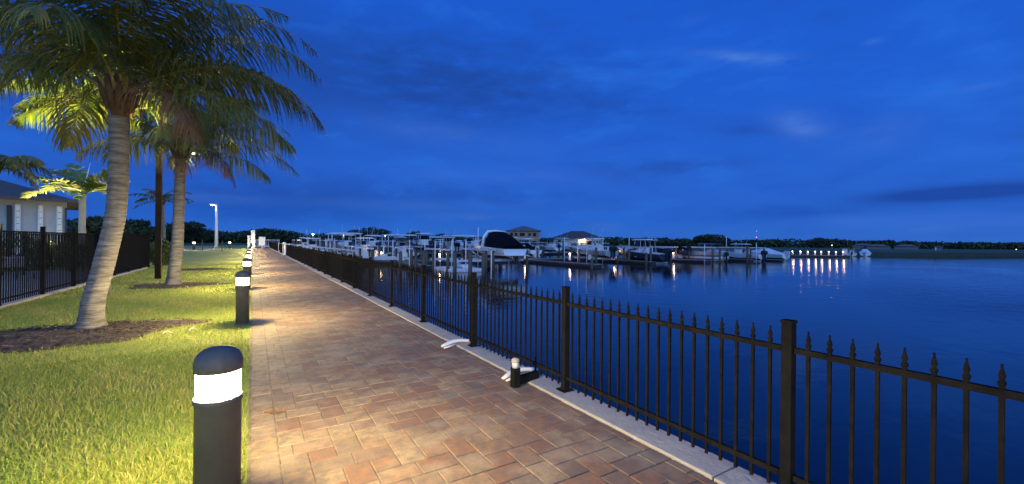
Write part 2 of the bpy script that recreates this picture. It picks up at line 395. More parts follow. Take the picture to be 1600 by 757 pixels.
n = len(levels)
for i in range(len(ring)-1):
    for k in range(n-1): fs.append((i*n+k, (i+1)*n+k, (i+1)*n+k+1, i*n+k+1))
b.add(vs, fs)
for i, f in enumerate(b.f): b.m[i] = 1 if (i % (n-1)) < 2 else 0
struct(b.build('far_shore', [M_field, M_bank]), 'dark grassy bank across the marina')
b = MB(); b.add([(-4500, 260, -.03), (40, 260, -.03), (40, 5000, -.03), (-4500, 5000, -.03)], [(0, 1, 2, 3)]); b.add([(-4500, -300, -.035), (-400, -300, -.035), (-400, 260, -.035), (-4500, 260, -.035)], [(0, 1, 2, 3)])
b.add([(-400, -300, -.04), (PATH_W, -300, -.04), (PATH_W, -40, -.04), (-400, -40, -.04)], [(0, 1, 2, 3)])
struct(b.build('field', M_field))
# strip of land past the path end
b = MB(); b.add([(-.02, PATH_END-.1, -.015), (PATH_W+.3, PATH_END-.1, -.015), (14, 112, .0), (60, 262, .03), (-.02, 262, -.015)], [(0, 1, 2, 3, 4)]); struct(b.build('ground_beyond_path', M_field))
# ---- road and patio
M_asph = mat('pale concrete road', (.30, .29, .28), .85, noise=(1.5, (.24, .235, .23), .4))
M_patio = mat('patio paving', (.42, .37, .33), .8, noise=(2, (.33, .29, .26), .4))
b = MB(); b.add([(-40, 68, .0), (-4.3, 76, .0), (-4.3, 82, .0), (-40, 78, .0)], [(0, 1, 2, 3)]); b.add([(-60, 84, .003), (-.6, 92, .003), (-.6, 95, .003), (-60, 92, .003)], [(0, 1, 2, 3)]); struct(b.build('road', M_asph), 'pale road crossing behind the lawn')
b = MB(); b.add([(-24, 4, .0), (-5.15, 4, .0), (-5.15, 29.8, .0), (-24, 29.8, .0)], [(0, 1, 2, 3)]); struct(b.build('patio', M_patio), 'pale paved pool terrace behind the black fence')
b = MB(); b.box((-5.03, 17, .01), (.24, 26.2, .08)); struct(b.build('kerb_strip', M_conc, bevel=.01), 'low concrete strip under the left fence')
# ---- mulch beds
M_mulch = mat('brown mulch', (.04, .027, .02), .95, noise=(9, (.10, .075, .055), .4), bump=(30, 1.2))
PALM1 = (-2.48, 10.45); PALM2 = (-2.39, 18.9)
BEDS = [(-2.75, 10.1, 1.75, 1.15), (-2.35, 18.9, 1.35, .95), (-2.3, 28.0, 1.3, .9)]
def bedr(a, k): return 1+.13*math.sin(3*a+k)+.09*math.sin(5*a+2*k)+.05*math.sin(11*a+k)
for k, (cx, cy, rx, ry) in enumerate(BEDS):
    b = MB(); n = 48; vs = [(cx, cy, .05)]
    for fr, z in ((.5, .035), (1.0, -.012)):
        for i in range(n):
            a = 2*math.pi*i/n; r = bedr(a, k)*fr; vs.append((cx+rx*r*math.cos(a), cy+ry*r*math.sin(a), z+rng.normal(0, .006)))
    fs = [(0, 1+i, 1+(i+1) % n) for i in range(n)]+[(1+i, 1+n+i, 1+n+(i+1) % n, 1+(i+1) % n) for i in range(n)]
    b.add(vs, fs, 0, True)
    o = b.build('mulch_bed', M_mulch); o['kind'] = 'structure'; o['label'] = 'brown mulch ring around a palm trunk'

chips = MB()
for k, (cx, cy, rx, ry) in enumerate(BEDS):
    for i in range(1500 if k == 0 else 500):
        a = rng.uniform(0, 6.283); q = math.sqrt(rng.random())*1.04*bedr(a, k); x, y = cx+rx*q*math.cos(a), cy+ry*q*math.sin(a)
        z = .045-.05*max(0, q-.3); l_, w_ = rng.uniform(.012, .045), rng.uniform(.005, .014); t_ = rng.uniform(0, 3.14); c_, s_ = math.cos(t_), math.sin(t_); dz = rng.normal(0, .008)
        chips.add([(x-c_*l_-s_*w_, y-s_*l_+c_*w_, z), (x+c_*l_-s_*w_, y+s_*l_+c_*w_, z+dz), (x+c_*l_+s_*w_, y+s_*l_-c_*w_, z+dz+.01), (x-c_*l_+s_*w_, y-s_*l_-c_*w_, z+.008)], [(0, 1, 2, 3)], 0, False, rng.random())
tag(chips.build('bark_chips', mat('bark chips', (.035, .024, .018), .9, attr=(.22, .16, .11))), 'loose brown bark chips around the palm trunks', 'bark chips', kind='stuff')
# ---- grass blades
M_grass = mat('grass blades', (.18, .31, .035), .5, attr=(.54, .48, .14), trans=.4)
def grass():
    Vs = []; Fs = []; Rs = []; off = 0
    zones = [(-3.2, -.03, 1.2, 4.2, 4200, .068, .0068), (-6, -.03, 4.2, 8, 2300, .062, .008), (-4.95, -.03, 8, 16, 700, .06, .010), (-4.95, -.03, 16, 34, 170, .065, .022)]
    for (x0, x1, y0, y1, dens, hgt, wid) in zones:
        n = int((x1-x0)*(y1-y0)*dens)
        x = rng.uniform(x0, x1, n); y = rng.uniform(y0, y1, n)
        keep = np.ones(n, bool)
        for k, (cx, cy, rx, ry) in enumerate(BEDS):
            a = np.arctan2((y-cy)/ry, (x-cx)/rx); rr = np.hypot((y-cy)/ry, (x-cx)/rx)
            lim = 1+.13*np.sin(3*a+k)+.09*np.sin(5*a+2*k)+.05*np.sin(11*a+k)
            keep &= (rr > lim+rng.normal(0, .05, n))
        keep &= np.hypot(x+.16, y-2.95) > .12
        # thin, worn patches
        pn = np.sin(x*2.1+1.3)*np.sin(y*1.7+.4)+.6*np.sin(x*5.3+y*3.1)
        keep &= ~((pn > .95) & (rng.random(n) < .45))
        keep &= ~((x > -.12) & (rng.random(n) < .35))
        x, y, pn = x[keep], y[keep], pn[keep]; n = len(x)
        h = hgt*rng.uniform(.5, 1.25, n)*(1+.2*pn); a = rng.uniform(0, 2*np.pi, n); w = wid*rng.uniform(.6, 1.2, n)
        lean = rng.uniform(.2, 1.1, n)*h; la = rng.uniform(0, 2*np.pi, n)
        dx, dy = np.cos(a)*w/2, np.sin(a)*w/2; lx, ly = np.cos(la)*lean, np.sin(la)*lean
        z0 = np.full(n, -.022)
        P = np.stack([np.stack([x-dx, y-dy, z0], 1), np.stack([x+dx, y+dy, z0], 1),
                      np.stack([x+dx*.8+lx*.35, y+dy*.8+ly*.35, z0+h*.6], 1), np.stack([x-dx*.8+lx*.35, y-dy*.8+ly*.35, z0+h*.6], 1),
                      np.stack([x+lx, y+ly, z0+h*.95], 1)], 1)
        i0 = off+np.arange(n)*5
        F1 = np.stack([i0, i0+1, i0+2], 1); F2 = np.stack([i0, i0+2, i0+3], 1); F3 = np.stack([i0+3, i0+2, i0+4], 1)
        Vs.append(P.reshape(-1, 3)); Fs += [F1, F2, F3]
        r = np.clip(rng.normal(.35, .22, n)+.16*pn+(rng.random(n) < .08)*.5, 0, 1)
        Rs.append(np.repeat(r, 5)); off += n*5
    o = meshnp('grass', np.concatenate(Vs), np.concatenate(Fs), [M_grass], rnd=np.concatenate(Rs))
    tag(o, 'short coarse green grass between the path and the left fence', 'grass', kind='stuff')
grass()
# ================================================================== FENCES
POST_STEP = 2.27; POST0 = 3.64-POST_STEP*2
def picket_panel(w, h_rail, z_low, n, finial=True, x0=.045, base=.06, th=.019):
    """panel runs along local +Y from 0 to w"""
    b = MB()
    b.box((0, w/2, h_rail), (.032, w-.08, .036)); b.box((0, w/2, z_low), (.032, w-.08, .036))
    for k in range(n):
        y = w*(k+1)/(n+1); top = h_rail+(.045 if finial else .0)
        b.box((0, y, (base+top)/2), (th, th, top-base))
        if finial:
            b.lathe([(.013, top-.012), (.0165, top-.004), (.0165, top+.006), (.009, top+.014), (.012, top+.026), (.0145, top+.034), (.008, top+.058), (.0045, top+.076), (.0065, top+.082), (.003, top+.09)], (0, y, 0), 6)
    return b
wf = thing('picket_fence', 'black metal picket fence with spear tips along the seawall', 'fence', (FX, 0, 0))
WF_X = lambda y: FX
def fence_post(b, h=1.15, w=.064, plate=True):
    b.box((0, 0, h/2), (w, w, h)); b.box((0, 0, h+.008), (w+.014, w+.014, .016), tap=.9)
    if plate: b.box((0, 0, .026), (w+.08, w+.08, .012)); b.box((0, 0, .045), (w+.02, w+.02, .03), tap=.85)
pm = pp = None; k = 0; y = POST0
GATE = (50.0, 51.3)
while y < PATH_END-3:
    ispost = True
    if pm is None:
        b = MB(); fence_post(b); pm = b.build('post', M_black, wf, (0, y, 0), bevel=.003)
        pp = picket_panel(POST_STEP, .977, .165, 19).build('panel', M_black, wf, (0, y, 0))
    else:
        a = pm.copy(); COL.objects.link(a); a.parent = wf; a.location = (0, y, 0)
        if not (GATE[0] < y+POST_STEP/2 < GATE[1]+1.2):
            a = pp.copy(); COL.objects.link(a); a.parent = wf; a.location = (0, y, 0)
    y += POST_STEP; k += 1
a = pm.copy(); COL.objects.link(a); a.parent = wf; a.location = (0, y, 0)
# white gate posts part way along
for (px, zc_, nm) in ((451.5, 47.5, 'left white gate post in the seawall fence, square and plain'), (457, 45.5, 'right white gate post in the seawall fence, square and plain')):
    p = at(px, 390, zc_); b = MB(); b.box((0, 0, .66), (.16, .16, 1.3)); b.box((0, 0, 1.33), (.2, .2, .05), tap=.6); b.box((0, 0, .03), (.3, .3, .05))
    tag(b.build('gate_post', M_whitep, None, (FX, p[1], 0), bevel=.01), nm, 'gate post')
# white gate and panel closing the path end
g = thing('end_gate', 'white tubular gate across the far end of the path', 'gate', (0, 99, 0))
for x0, x1 in ((.2, 1.75), (2.0, 4.6)):
    b = MB()
    b.box(((x0+x1)/2, 0, 1.55), (x1-x0, .08, .1)); b.box(((x0+x1)/2, 0, .25), (x1-x0, .08, .1))
    for x in (x0, x1): b.box((x, 0, .8), (.12, .12, 1.6))
    b.build('gate_frame', M_whitep, g)
    b = MB()
    for j in range(1, 7): b.box((x0+(x1-x0)*j/7, 0, .9), (.045, .045, 1.2))
    b.build('bars', M_whitep, g)
b = MB(); b.box((0, 0, .5), (.1, .1, 1.0)); o = thing('notice_board', 'white notice board on a post at the far end of the path', 'sign', (1.35, 84, 0))
b.build('post', M_whitep, o); b = MB(); b.box((0, 0, 1.35), (.95, .08, 1.5)); b.build('board', M_whitep, o, bevel=.01)
for (x, y, w, h, lb) in ((.02, 88, .62, 3.2, 'tall white square pillar where the bollard row ends'), (-.62, 93, .45, 2.3, 'shorter white pillar behind the tall white one at the path end')):
    o = thing('pillar', lb, 'pillar', (x, y, 0)); b = MB(); b.box((0, 0, h/2), (w, w, h)); b.box((0, 0, h+.03), (w+.1, w+.1, .06)); b.build('shaft', M_whitep, o, bevel=.02)
    b = MB(); b.box((0, 0, .12), (w+.14, w+.14, .24), tap=.92); b.build('base', M_conc, o)

# left fence
M_lf = M_black
lf = thing('pool_fence', 'tall black metal fence between the lawn and the pool terrace', 'fence', (-5.0, 0, 0))
lp = lpan = None; ys = [4.9+2.4*i for i in range(11)]+[31.0]
b0 = MB(); fence_post(b0, 1.93, .085, False); lp = b0.build('post', M_lf, lf, (0, ys[0], 0), bevel=.003)
lpan = picket_panel(2.4, 1.78, .18, 19, False, base=.07, th=.022).build('panel', M_lf, lf, (0, ys[0], 0))
b = MB()
for y in ys[1:]:
    a = lp.copy(); COL.objects.link(a); a.parent = lf; a.location = (0, y, 0)
for y in ys[1:-1]:
    a = lpan.copy(); COL.objects.link(a); a.parent = lf; a.location = (0, y, 0)
for j in range(6):                                        # the return turning away from the path
    a = lpan.copy(); COL.objects.link(a); a.parent = lf; a.location = (-2.4*j, 31, 0); a.rotation_euler.z = R(90)
    a = lp.copy(); COL.objects.link(a); a.parent = lf; a.location = (-2.4*(j+1), 31, 0)

# ================================================================== BOLLARDS
def bollard():
    o = thing('bollard_light', '', 'bollard light', (0, 0, 0), 0, 'lit bollards along the path')
    b = MB(); b.lathe([(.135, -.02), (.135, .008), (.12, .014)], n=32); b.build('base', M_bollard, o)
    b = MB(); b.lathe([(.113, .0), (.113, .72), (.121, .728), (.121, .752), (.104, .758)], n=40); b.build('body', M_bollard, o)
    b = MB(); b.lathe([(.109, .758), (.109, .905)], n=40, cap=False); b.build('glass', M_glass, o)
    b = MB(); b.lathe([(.02, .76), (.02, .80), (.012, .803)], n=12); b.build('lamp_holder', M_whitep, o)
    b = MB(); b.lathe([(.106, .900), (.119, .903), (.119, .945), (.114, .975), (.1, 1.0), (.075, 1.02), (.04, 1.033), (.004, 1.036)], n=40); b.build('cap', M_bollard, o)
    l = bpy.data.lights.new('bollard_lamp', 'POINT'); l.energy = BOLLARD_W; l.shadow_soft_size = .085; l.color = (1, .76, .35)
    lo = bpy.data.objects.new('bollard_lamp', l); COL.objects.link(lo); lo.parent = o; lo.location = (0, 0, .845)
    return o
BOLLARD_W = 840
proto = bollard(); ys = [2.93+6.85*k for k in range(13)]
for k, y in enumerate(ys):
    lb = ['large lit dome topped bollard, nearest to the camera on the lawn edge', 'lit dome topped bollard, whole post in view just past the first palm'][k] if k < 2 else f'lit dome topped bollard, {ORD[k]} away in the row beside the path'
    if k == 0: proto.location = (-.16, y, 0); proto['label'] = lb
    else: copy_thing(proto, (-.16, y, 0), 0, lb)
bk = copy_thing(proto, (-.16, -4.0, 0), 0, 'lit dome topped bollard beside the path behind the camera')
for k, (px, yg, zc, lb) in enumerate([(303, 388, 62, 'lit bollard by the pale road, left of the tall lamp post'), (359, 389, 74, 'lit bollard on the far lawn, right of the tall lamp post')]):
    p = at(px, 374, zc); copy_thing(proto, (p[0], p[1], 0), 0, lb, 'lit bollards on the far lawn').scale = (1.5, 1.5, 1.25)  # enlarged so the lit bands imitate a wider lamp glow

# small dock light clipped to the fence
o = thing('dock_light', 'short black post light with silver lantern clamped to fence foot', 'post light', (2.56, 4.05, 0), R(0))
b = MB(); b.box((0, 0, .11), (.085, .085, .22)); b.build('post', M_black, o, bevel=.004)
b = MB(); b.lathe([(.037, .22), (.037, .285)], n=20); b.build('lens', M_alu, o)
b = MB(); b.lathe([(.044, .283), (.046, .29), (.046, .312), (.036, .324), (.01, .328)], n=20); b.build('cap', M_conc, o)
b = MB(); b.box((.21, .06, .06), (.34, .07, .085), rz=R(12)); b.build('arm', M_black, o, bevel=.004)
# white hose ends poking out under the fence
def hose(p0, lab):
    b = MB(); pts = []
    for i in range(9):
        t_ = i/8; pts.append((p0[0]+t_*.5, p0[1]+.05*math.sin(t_*3), .025+.05*math.sin(t_*2.6)+.01))
    b.tube(pts, [.02, .034, .04, .04, .038, .036, .036, .034, .034], 12, flat=.7)
    b.tube([(p0[0]+.02, p0[1]-.05, .02), (p0[0]+.10, p0[1]-.035, .03), (p0[0]+.22, p0[1]-.01, .045)], [.015, .022, .02], 10, flat=.7)
    tag(b.build('white_pipe_end', M_whitep), lab, 'pipe')
hose((2.48, 6.05, 0), 'curved white plastic pipe lying under the fence, farther one')
hose((2.53, 4.28, 0), 'curved white plastic pipe behind the short black post light')
# dead leaf on the pavers
M_leaf = mat('dead leaf', (.16, .085, .04), .8)
p = ground(428, 646); b = MB(); vs = []; fs = []
for i in range(8):
    a = i/7; w = .035*math.sin(a*3.1)+.004; vs += [(-.09+a*.19, -w, .01+.012*math.sin(a*9)), (-.09+a*.19, 0, .004), (-.09+a*.19, w*.9, .018+.01*math.cos(a*7))]
for i in range(7): fs += [(i*3, i*3+3, i*3+4, i*3+1), (i*3+1, i*3+4, i*3+5, i*3+2)]
b.add(vs, fs); tag(b.build('dead_leaf', M_leaf, None, (p[0], p[1], .002), R(-20)), 'curled brown dead leaf on the pavers near the first bollard', 'leaf')
# leaf litter at the path edge
b = MB()
for i in range(150):
    x, y = rng.normal(.0, .03), rng.uniform(1.6, 9); r = rng.uniform(.006, .02); a = rng.uniform(0, 6)
    b.add([(x+r*math.cos(a), y+r*math.sin(a), .004), (x-r*.4*math.sin(a), y+r*.4*math.cos(a), .01), (x-r*math.cos(a), y-r*math.sin(a), .005), (x+r*.4*math.sin(a), y-r*.4*math.cos(a), .004)], [(0, 1, 2, 3)])
tag(b.build('leaf_litter', M_leaf), 'scattered brown clippings along the path edge', 'leaf litter', kind='stuff')
# bleached roots beside the first palm
b = MB()
for (dx, dy) in ((0, 0), (.62, .12)):
    q = ground(255+dx*65, 522-dy*40)
    b.tube([(q[0], q[1]-.09, 0), (q[0]+.01, q[1]-.03, .03), (q[0]+.05, q[1]+.03, .035), (q[0]+.12, q[1]+.04, .0)], [.008, .013, .013, .006], 7)
tag(b.build('exposed_root', mat('bleached root', (.5, .44, .36), .9)), 'pale bent roots lying on the mulch beside first palm', 'root')

# ================================================================== PALMS
M_trunk = mat('ringed palm trunk', (.22, .21, .20), .9, noise=(3, (.07, .065, .062), .3), bump=(10, .6), stretch=(1, 1, 6))
M_frond = mat('palm leaflets', (.065, .11, .025), .5, attr=(.19, .18, .045), trans=.35)
M_frondY = mat('young palm leaflets', (.09, .17, .025), .45, attr=(.25, .28, .04), trans=.35)
M_dead = mat('dry palm leaflets', (.20, .12, .06), .8, attr=(.11, .06, .035), trans=.2)
M_rib = mat('palm rib', (.22, .20, .05), .6, noise=(2, (.16, .13, .05), .5))
M_fibre = mat('palm fibre', (.11, .065, .035), .95, noise=(12, (.05, .03, .02), .5), bump=(20, .8))
def trunk_mb(pts, r0, r1, flare, ring=.075):
    """leaning trunk with ring scars"""
    b = MB(); P = [Vector(p) for p in pts]; n = 26
    Ltot = sum((P[i+1]-P[i]).length for i in range(len(P)-1))
    def pos(s):
        i = min(int(s*(len(P)-1)), len(P)-2); f = s*(len(P)-1)-i
        a, c, d, e = P[max(i-1, 0)], P[i], P[i+1], P[min(i+2, len(P)-1)]
        return .5*((2*c)+(-a+d)*f+(2*a-5*c+4*d-e)*f*f+(-a+3*c-3*d+e)*f**3)
    m = int(Ltot/ring)*3; vs = []
    for i in range(m+1):
        s = i/m; c = pos(s); r = r0+(r1-r0)*s**.8+flare*math.exp(-s*Ltot/.28)
        r *= 1+(.028 if i % 3 == 0 else -.012 if i % 3 == 1 else 0)+rng.normal(0, .006)
        t0 = 2*math.pi*rng.random()
        for k in range(n):
            a = 2*math.pi*k/n; w = 1+.035*math.sin(3*a+s*4)+.02*math.sin(5*a-s*9)+rng.normal(0, .006)+(.14*abs(math.sin(4*a+.5))*math.exp(-s*Ltot/.12))
            vs.append((c.x+r*w*math.cos(a), c.y+r*w*math.sin(a), c.z+.008*math.sin(2*a+t0)))
    fs = [(i*n+k, i*n+(k+1) % n, (i+1)*n+(k+1) % n, (i+1)*n+k) for i in range(m) for k in range(n)]
    fs.append(tuple(m*n+k for k in range(n)))
    b.add(vs, fs, 0, True); return b
def frond(b, base, az, e0, Ln, droop, leaf, dens=30, dead=False, lw=.032, hang=1.0, twist=0., vshape=.35, rib=.022, sway=0.):
    """one feather frond; az measured from +X, e0 start elevation; droop = total bend downward (rad)"""
    n = 22; p = Vector(base); pts = [p.copy()]; dirs = []
    for i in range(n):
        s = (i+.5)/n; e = e0-droop*s**1.25; a = az+sway*s
        d = Vector((math.cos(a)*math.cos(e), math.sin(a)*math.cos(e), math.sin(e))); dirs.append(d)
        p = p+d*(Ln/n)+Vector(rng.normal(0, .004, 3)); pts.append(p.copy())
    b.tube(pts, [rib*(2.2 if i < 2 else 1.35 if i < 4 else 1)*(1-.88*i/n) for i in range(n+1)], 5, 1)
    N_ = int(Ln*dens); s0 = .13; tw0 = rng.normal(0, .22); gaps = [(rng.random(), rng.uniform(.01, .035)) for _ in range(3)]
    for side in (-1, 1):
        for j in range(N_):
            s = s0+(1-s0)*(j+rng.random()*.5)/N_
            if rng.random() < .06 or any(abs(s-g0) < gw for g0, gw in gaps): continue
            i = min(int(s*n), n-1); f = s*n-i; q = pts[i]*(1-f)+pts[i+1]*f; d = dirs[i]
            sv = d.cross(Vector((0, 0, 1))); sv = sv.normalized() if sv.length > .05 else Vector((math.sin(az), -math.cos(az), 0))
            up = sv.cross(d).normalized(); sv = (sv*math.cos(twist+tw0)+up*math.sin(twist+tw0)); up = sv.cross(d).normalized()
            ll = leaf*(math.sin(math.pi*min(1, .18+s*.86))**.55)*rng.uniform(.82, 1.1)
            fwd = .35+1.1*s**2
            v = (sv*side+d*(fwd+rng.normal(0, .14))+up*(vshape*(1-s)+rng.normal(0, .1))).normalized()
            hg = hang*rng.uniform(.55, 1.35)
            w = lw*rng.uniform(.8, 1.2); rn = min(1, max(0, rng.normal(.35, .25)))
            c = q.copy(); prev = None; vs = []
            for t_ in range(5):
                u = t_/4; wd = w*(.55 if t_ == 0 else 1.0 if t_ == 1 else .85 if t_ == 2 else .5 if t_ == 3 else .06)
                wv = v.cross(up); wv = wv.normalized() if wv.length > .05 else d
                vs += [c-wv*wd/2, c+wv*wd/2]
                v = (v+Vector((0, 0, -1))*hg*.42*(u+.35)).normalized()
                c = c+v*ll/4
            b.add(vs, [(0, 1, 3, 2), (2, 3, 5, 4), (4, 5, 7, 6), (6, 7, 9, 8)], 0, False, rn)
def crown_boot(top, r=.2, h=.5):
    b = MB(); b.lathe([(r*.8, -.25), (r*1.05, -.1), (r*1.15, .1), (r*.9, .32), (r*.5, h)], tuple(top), 14)
    for k in range(10):
        a = k*2.4; b.tube([(top[0]+r*.8*math.cos(a), top[1]+r*.8*math.sin(a), top[2]-.12), (top[0]+r*1.5*math.cos(a), top[1]+r*1.5*math.sin(a), top[2]+.16), (top[0]+r*1.9*math.cos(a), top[1]+r*1.9*math.sin(a), top[2]+.4)], [.07, .055, .03], 6)
    return b
def palm(label, base, top, lean_pts, r0, r1, flare, fronds, leaf, group='coconut palms on the lawn', name='coconut_palm', dead=(), mf=None, lw=.032, dens=30, boot=True, hang=1.0):
    o = thing(name, label, 'palm tree', (base[0], base[1], 0), 0, group)
    off = Vector((base[0], base[1], 0))
    T = Vector(top)-off
    trunk_mb([(0, 0, -.08)]+lean_pts+[tuple(T)], r0, r1, flare).build('trunk', M_trunk, o)
    if boot: crown_boot(T, r1*1.05).build('crown_shaft', M_fibre, o)
    b = MB()
    for f in fronds:
        az, e0, Ln, dr = [f[0], f[1], f[2], f[3]]; kw = f[4] if len(f) > 4 else {}
        a = R(az); k2 = dict(hang=hang); k2.update(kw)
        frond(b, T+Vector((math.cos(a)*.12, math.sin(a)*.12, .12)), a, R(e0), Ln, R(dr), leaf*k2.pop('lk', 1.0), lw=lw, dens=dens, **k2)
    b.build('crown', [mf or M_frond, M_rib], o)
    if dead:
        b = MB()
        for f in dead:
            a = R(f[0]); frond(b, T+Vector((math.cos(a)*.14, math.sin(a)*.14, .0)), a, R(f[1]), f[2], R(f[3]), leaf*.85, dens=dens, lw=lw*.7, hang=2.6, rib=.018)
        b.build('dead_fronds', [M_dead, M_fibre], o)
    return o
# world azimuths: camera right = about -32 deg, camera forward = about 58 deg (from +X)
CR, CF = -31.6, 58.4
T1 = at(188, 160, 7.45)
fr1 = [(CR+6, 56, 4.1, 115), (CR-6, 28, 3.9, 84), (CR-2, 14, 3.6, 78), (CR+10, 38, 4.0, 108), (CR-26, 68, 4.0, 125), (CR+16, 74, 4.2, 126), (CR+34, 46, 3.9, 112), (CF+10, 44, 3.4, 110), (CR-50, 60, 4.0, 122),
       (CR+180, 40, 3.7, 100), (CR+163, 58, 3.8, 118), (CR+200, 62, 3.8, 118), (CR+150, 26, 3.1, 95), (CR+217, 38, 3.3, 105), (CR+174, 74, 4.1, 125),
       (CF+35, 70, 3.4, 120), (CF-180, 70, 3.8, 116), (CF-155, 44, 2.9, 92), (CF-60, 84, 3.9, 105), (CF-130, 64, 3.9, 116), (CR-22, 84, 4.2, 115), (CF-205, 56, 3.4, 118)]
palm('large leaning coconut palm in front with grey ringed trunk', PALM1, T1, [(.02, .02, .45), (.16, .05, 1.2), (.32, .08, 2.3)], .172, .142, .16, fr1, 1.08,
     dead=[(CR-20, 22, 2.3, 110)], hang=2.1, lw=.030, dens=27)
T2 = at(283, 243, 15.0)
fr2 = [(CR, 42, 4.6, 98), (CR+14, 24, 4.3, 82), (CR-20, 60, 4.3, 118), (CR+40, 52, 3.8, 115), (CF, 58, 3.5, 110), (CF+40, 42, 3.4, 108), (CR+180, 35, 3.0, 105), (CR+195, 58, 3.6, 118), (CR+165, 72, 3.7, 112),
       (CR+215, 28, 3.0, 95), (CF-180, 66, 3.6, 115), (CF-150, 42, 3.3, 105), (CF-215, 52, 3.3, 108), (CF-60, 82, 3.9, 100), (CR+100, 78, 3.7, 105), (CR-45, 32, 3.4, 95), (CR-8, 72, 4.5, 118), (CR+24, 66, 4.3, 118), (CR+6, 8, 3.3, 62)]
palm('second coconut palm on the lawn with brown hanging dead fronds', PALM2, T2, [(.03, .02, .5), (.1, .06, 1.4), (.14, .1, 2.8)], .20, .155, .20, fr2, 1.1, hang=2.1,
     dead=[(CR-10, 22, 2.4, 112), (CR+20, 12, 2.2, 108), (CR-50, 10, 1.6, 95)], lw=.034, dens=24)
# third palm hidden behind the first trunk
B3 = at(160, 440, 12.6); T3 = at(196, 178, 12.4)
fr3 = [(CR+180, 24, 3.4, 62), (CR+172, 34, 3.3, 74), (CR+190, 46, 3.2, 88), (CR+168, 12, 2.9, 55), (CR+184, 10, 3.2, 45), (CR+10, 18, 2.4, 62), (CR-15, 35, 2.6, 75), (CF, 55, 2.8, 90), (CR+210, 38, 2.8, 80), (CF-180, 65, 2.8, 85), (CR+30, 62, 2.8, 90), (CR+130, 72, 2.8, 90), (CR-60, 75, 2.8, 90), (CF+40, 30, 2.4, 75)]
palm('coconut palm standing behind the first trunk with yellow lit lower fronds', B3, T3, [(.03, .02, .5), (.12, .05, 1.6), (.2, .06, 2.9)], .16, .12, .12, fr3, .95, mf=M_frondY, lw=.042, dens=24, hang=1.9)
# young pale palm behind the fence
B4 = at(128, 400, 21.5); T4 = at(129, 308, 21.5)
fr4 = [(CR+178, 62, 2.7, 68), (CR+186, 18, 2.9, 56), (CR+150, 74, 2.5, 60), (CR+2, 50, 2.6, 75), (CR-15, 20, 2.5, 60), (CR+20, 72, 2.4, 70), (CR+182, 42, 2.6, 66), (CR-4, 34, 2.5, 66), (CF, 45, 2.2, 75), (CF-180, 45, 2.0, 75), (CF+60, 55, 2.2, 75), (CF-140, 22, 2.2, 75), (CR+170, 33, 2.7, 66)]
palm('small young palm behind the fence with bright green crown', B4, T4, [(.0, 0, .6), (.0, 0, 1.5)], .15, .13, .05, fr4, .66, name='young_palm', mf=M_frondY, lw=.095, dens=15, boot=False, hang=.35, group=None)
o = bpy.data.objects['young_palm']; b = MB(); T4r = Vector(T4)-Vector((B4[0], B4[1], 0)); b.tube([T4r, T4r+Vector((.12, -.03, .8)), T4r+Vector((.3, -.1, 1.75))], [.05, .035, .006], 6); b.build('spear_leaf', M_whitep, o)
[c for c in o.children if c.name.startswith('trunk')][0].data.materials[0] = mat('pale smooth palm trunk', (.5, .45, .34), .8, noise=(4, (.38, .33, .24), .5))
# darker palms farther off
B5 = at(255, 392, 42); T5 = at(254, 318, 42)
fr5 = [(CR+a, e, 2.9, d_) for a, e, d_ in ((0, 30, 75), (180, 30, 75), (20, 60, 90), (160, 60, 90), (-30, 45, 80), (210, 45, 80), (90, 70, 80), (-90, 60, 90), (60, 40, 80), (-10, 10, 60), (190, 8, 60))]
palm('distant dark palm between the pole and the first trunk', B5, T5, [(.0, 0, 1.), (.05, 0, 2.5)], .15, .12, .08, fr5, .7, name='distant_palm', lw=.1, dens=9, group=None)
B6 = at(-22, 430, 15.5); T6 = at(-12, 268, 15.5)
fr6 = [(CR+a, e, 1.7, d_) for a, e, d_ in ((0, 30, 110), (-20, 50, 120), (20, 62, 125), (40, 40, 110), (180, 40, 100), (200, 60, 110), (90, 60, 110), (-90, 55, 115), (-50, 35, 105), (10, 5, 80), (-60, 70, 120), (140, 50, 110))]
palm('dark drooping palm beside the white building at the left edge', B6, T6, [(.0, 0, 1.), (.03, 0, 2.)], .16, .13, .08, fr6, .6, name='drooping_palm', lw=.05, dens=24, hang=1.6, group=None)

# ---- lamp on the dark pole
pb_ = at(247, 436, 17.2); o = thing('pole_lamp', 'dark square pole lamp between the first two palms', 'street lamp', (pb_[0], pb_[1], 0))
lx = at(301, 238, 17.2); lz = lx[2]; lv = (lx[0]-pb_[0], lx[1]-pb_[1])
b = MB(); b.box((0, 0, (lz+.25)/2), (.2, .2, lz+.25)); b.build('pole', mat('dark stained pole', (.012, .010, .009), .7, noise=(5, (.022, .018, .014), .4), spec=.02), o, bevel=.01)
b = MB(); b.tube([(0, 0, lz+.16), (lv[0]*.5, lv[1]*.5, lz+.2), (lv[0]*.9, lv[1]*.9, lz+.12)], .035, 8); b.build('arm', M_black, o)
b = MB(); b.lathe([(.15, -.02), (.15, .02), (.06, .12), (.03, .16)], (lv[0], lv[1], lz), 16); b.build('lamp_shade', M_black, o)
b = MB(); b.lathe([(.01, -.085), (.045, -.07), (.055, -.04), (.04, -.02)], (lv[0], lv[1], lz), 12); b.build('bulb', mat('warm bulb', (1, .9, .7), .5, emit=((1, .85, .6), 12)), o)
l = bpy.data.lights.new('pole_bulb', 'POINT'); l.energy = 420; l.shadow_soft_size = .08; l.color = (1, .80, .36)
lo = bpy.data.objects.new('pole_bulb', l); COL.objects.link(lo); lo.parent = o; lo.location = (lv[0], lv[1], lz-.16)
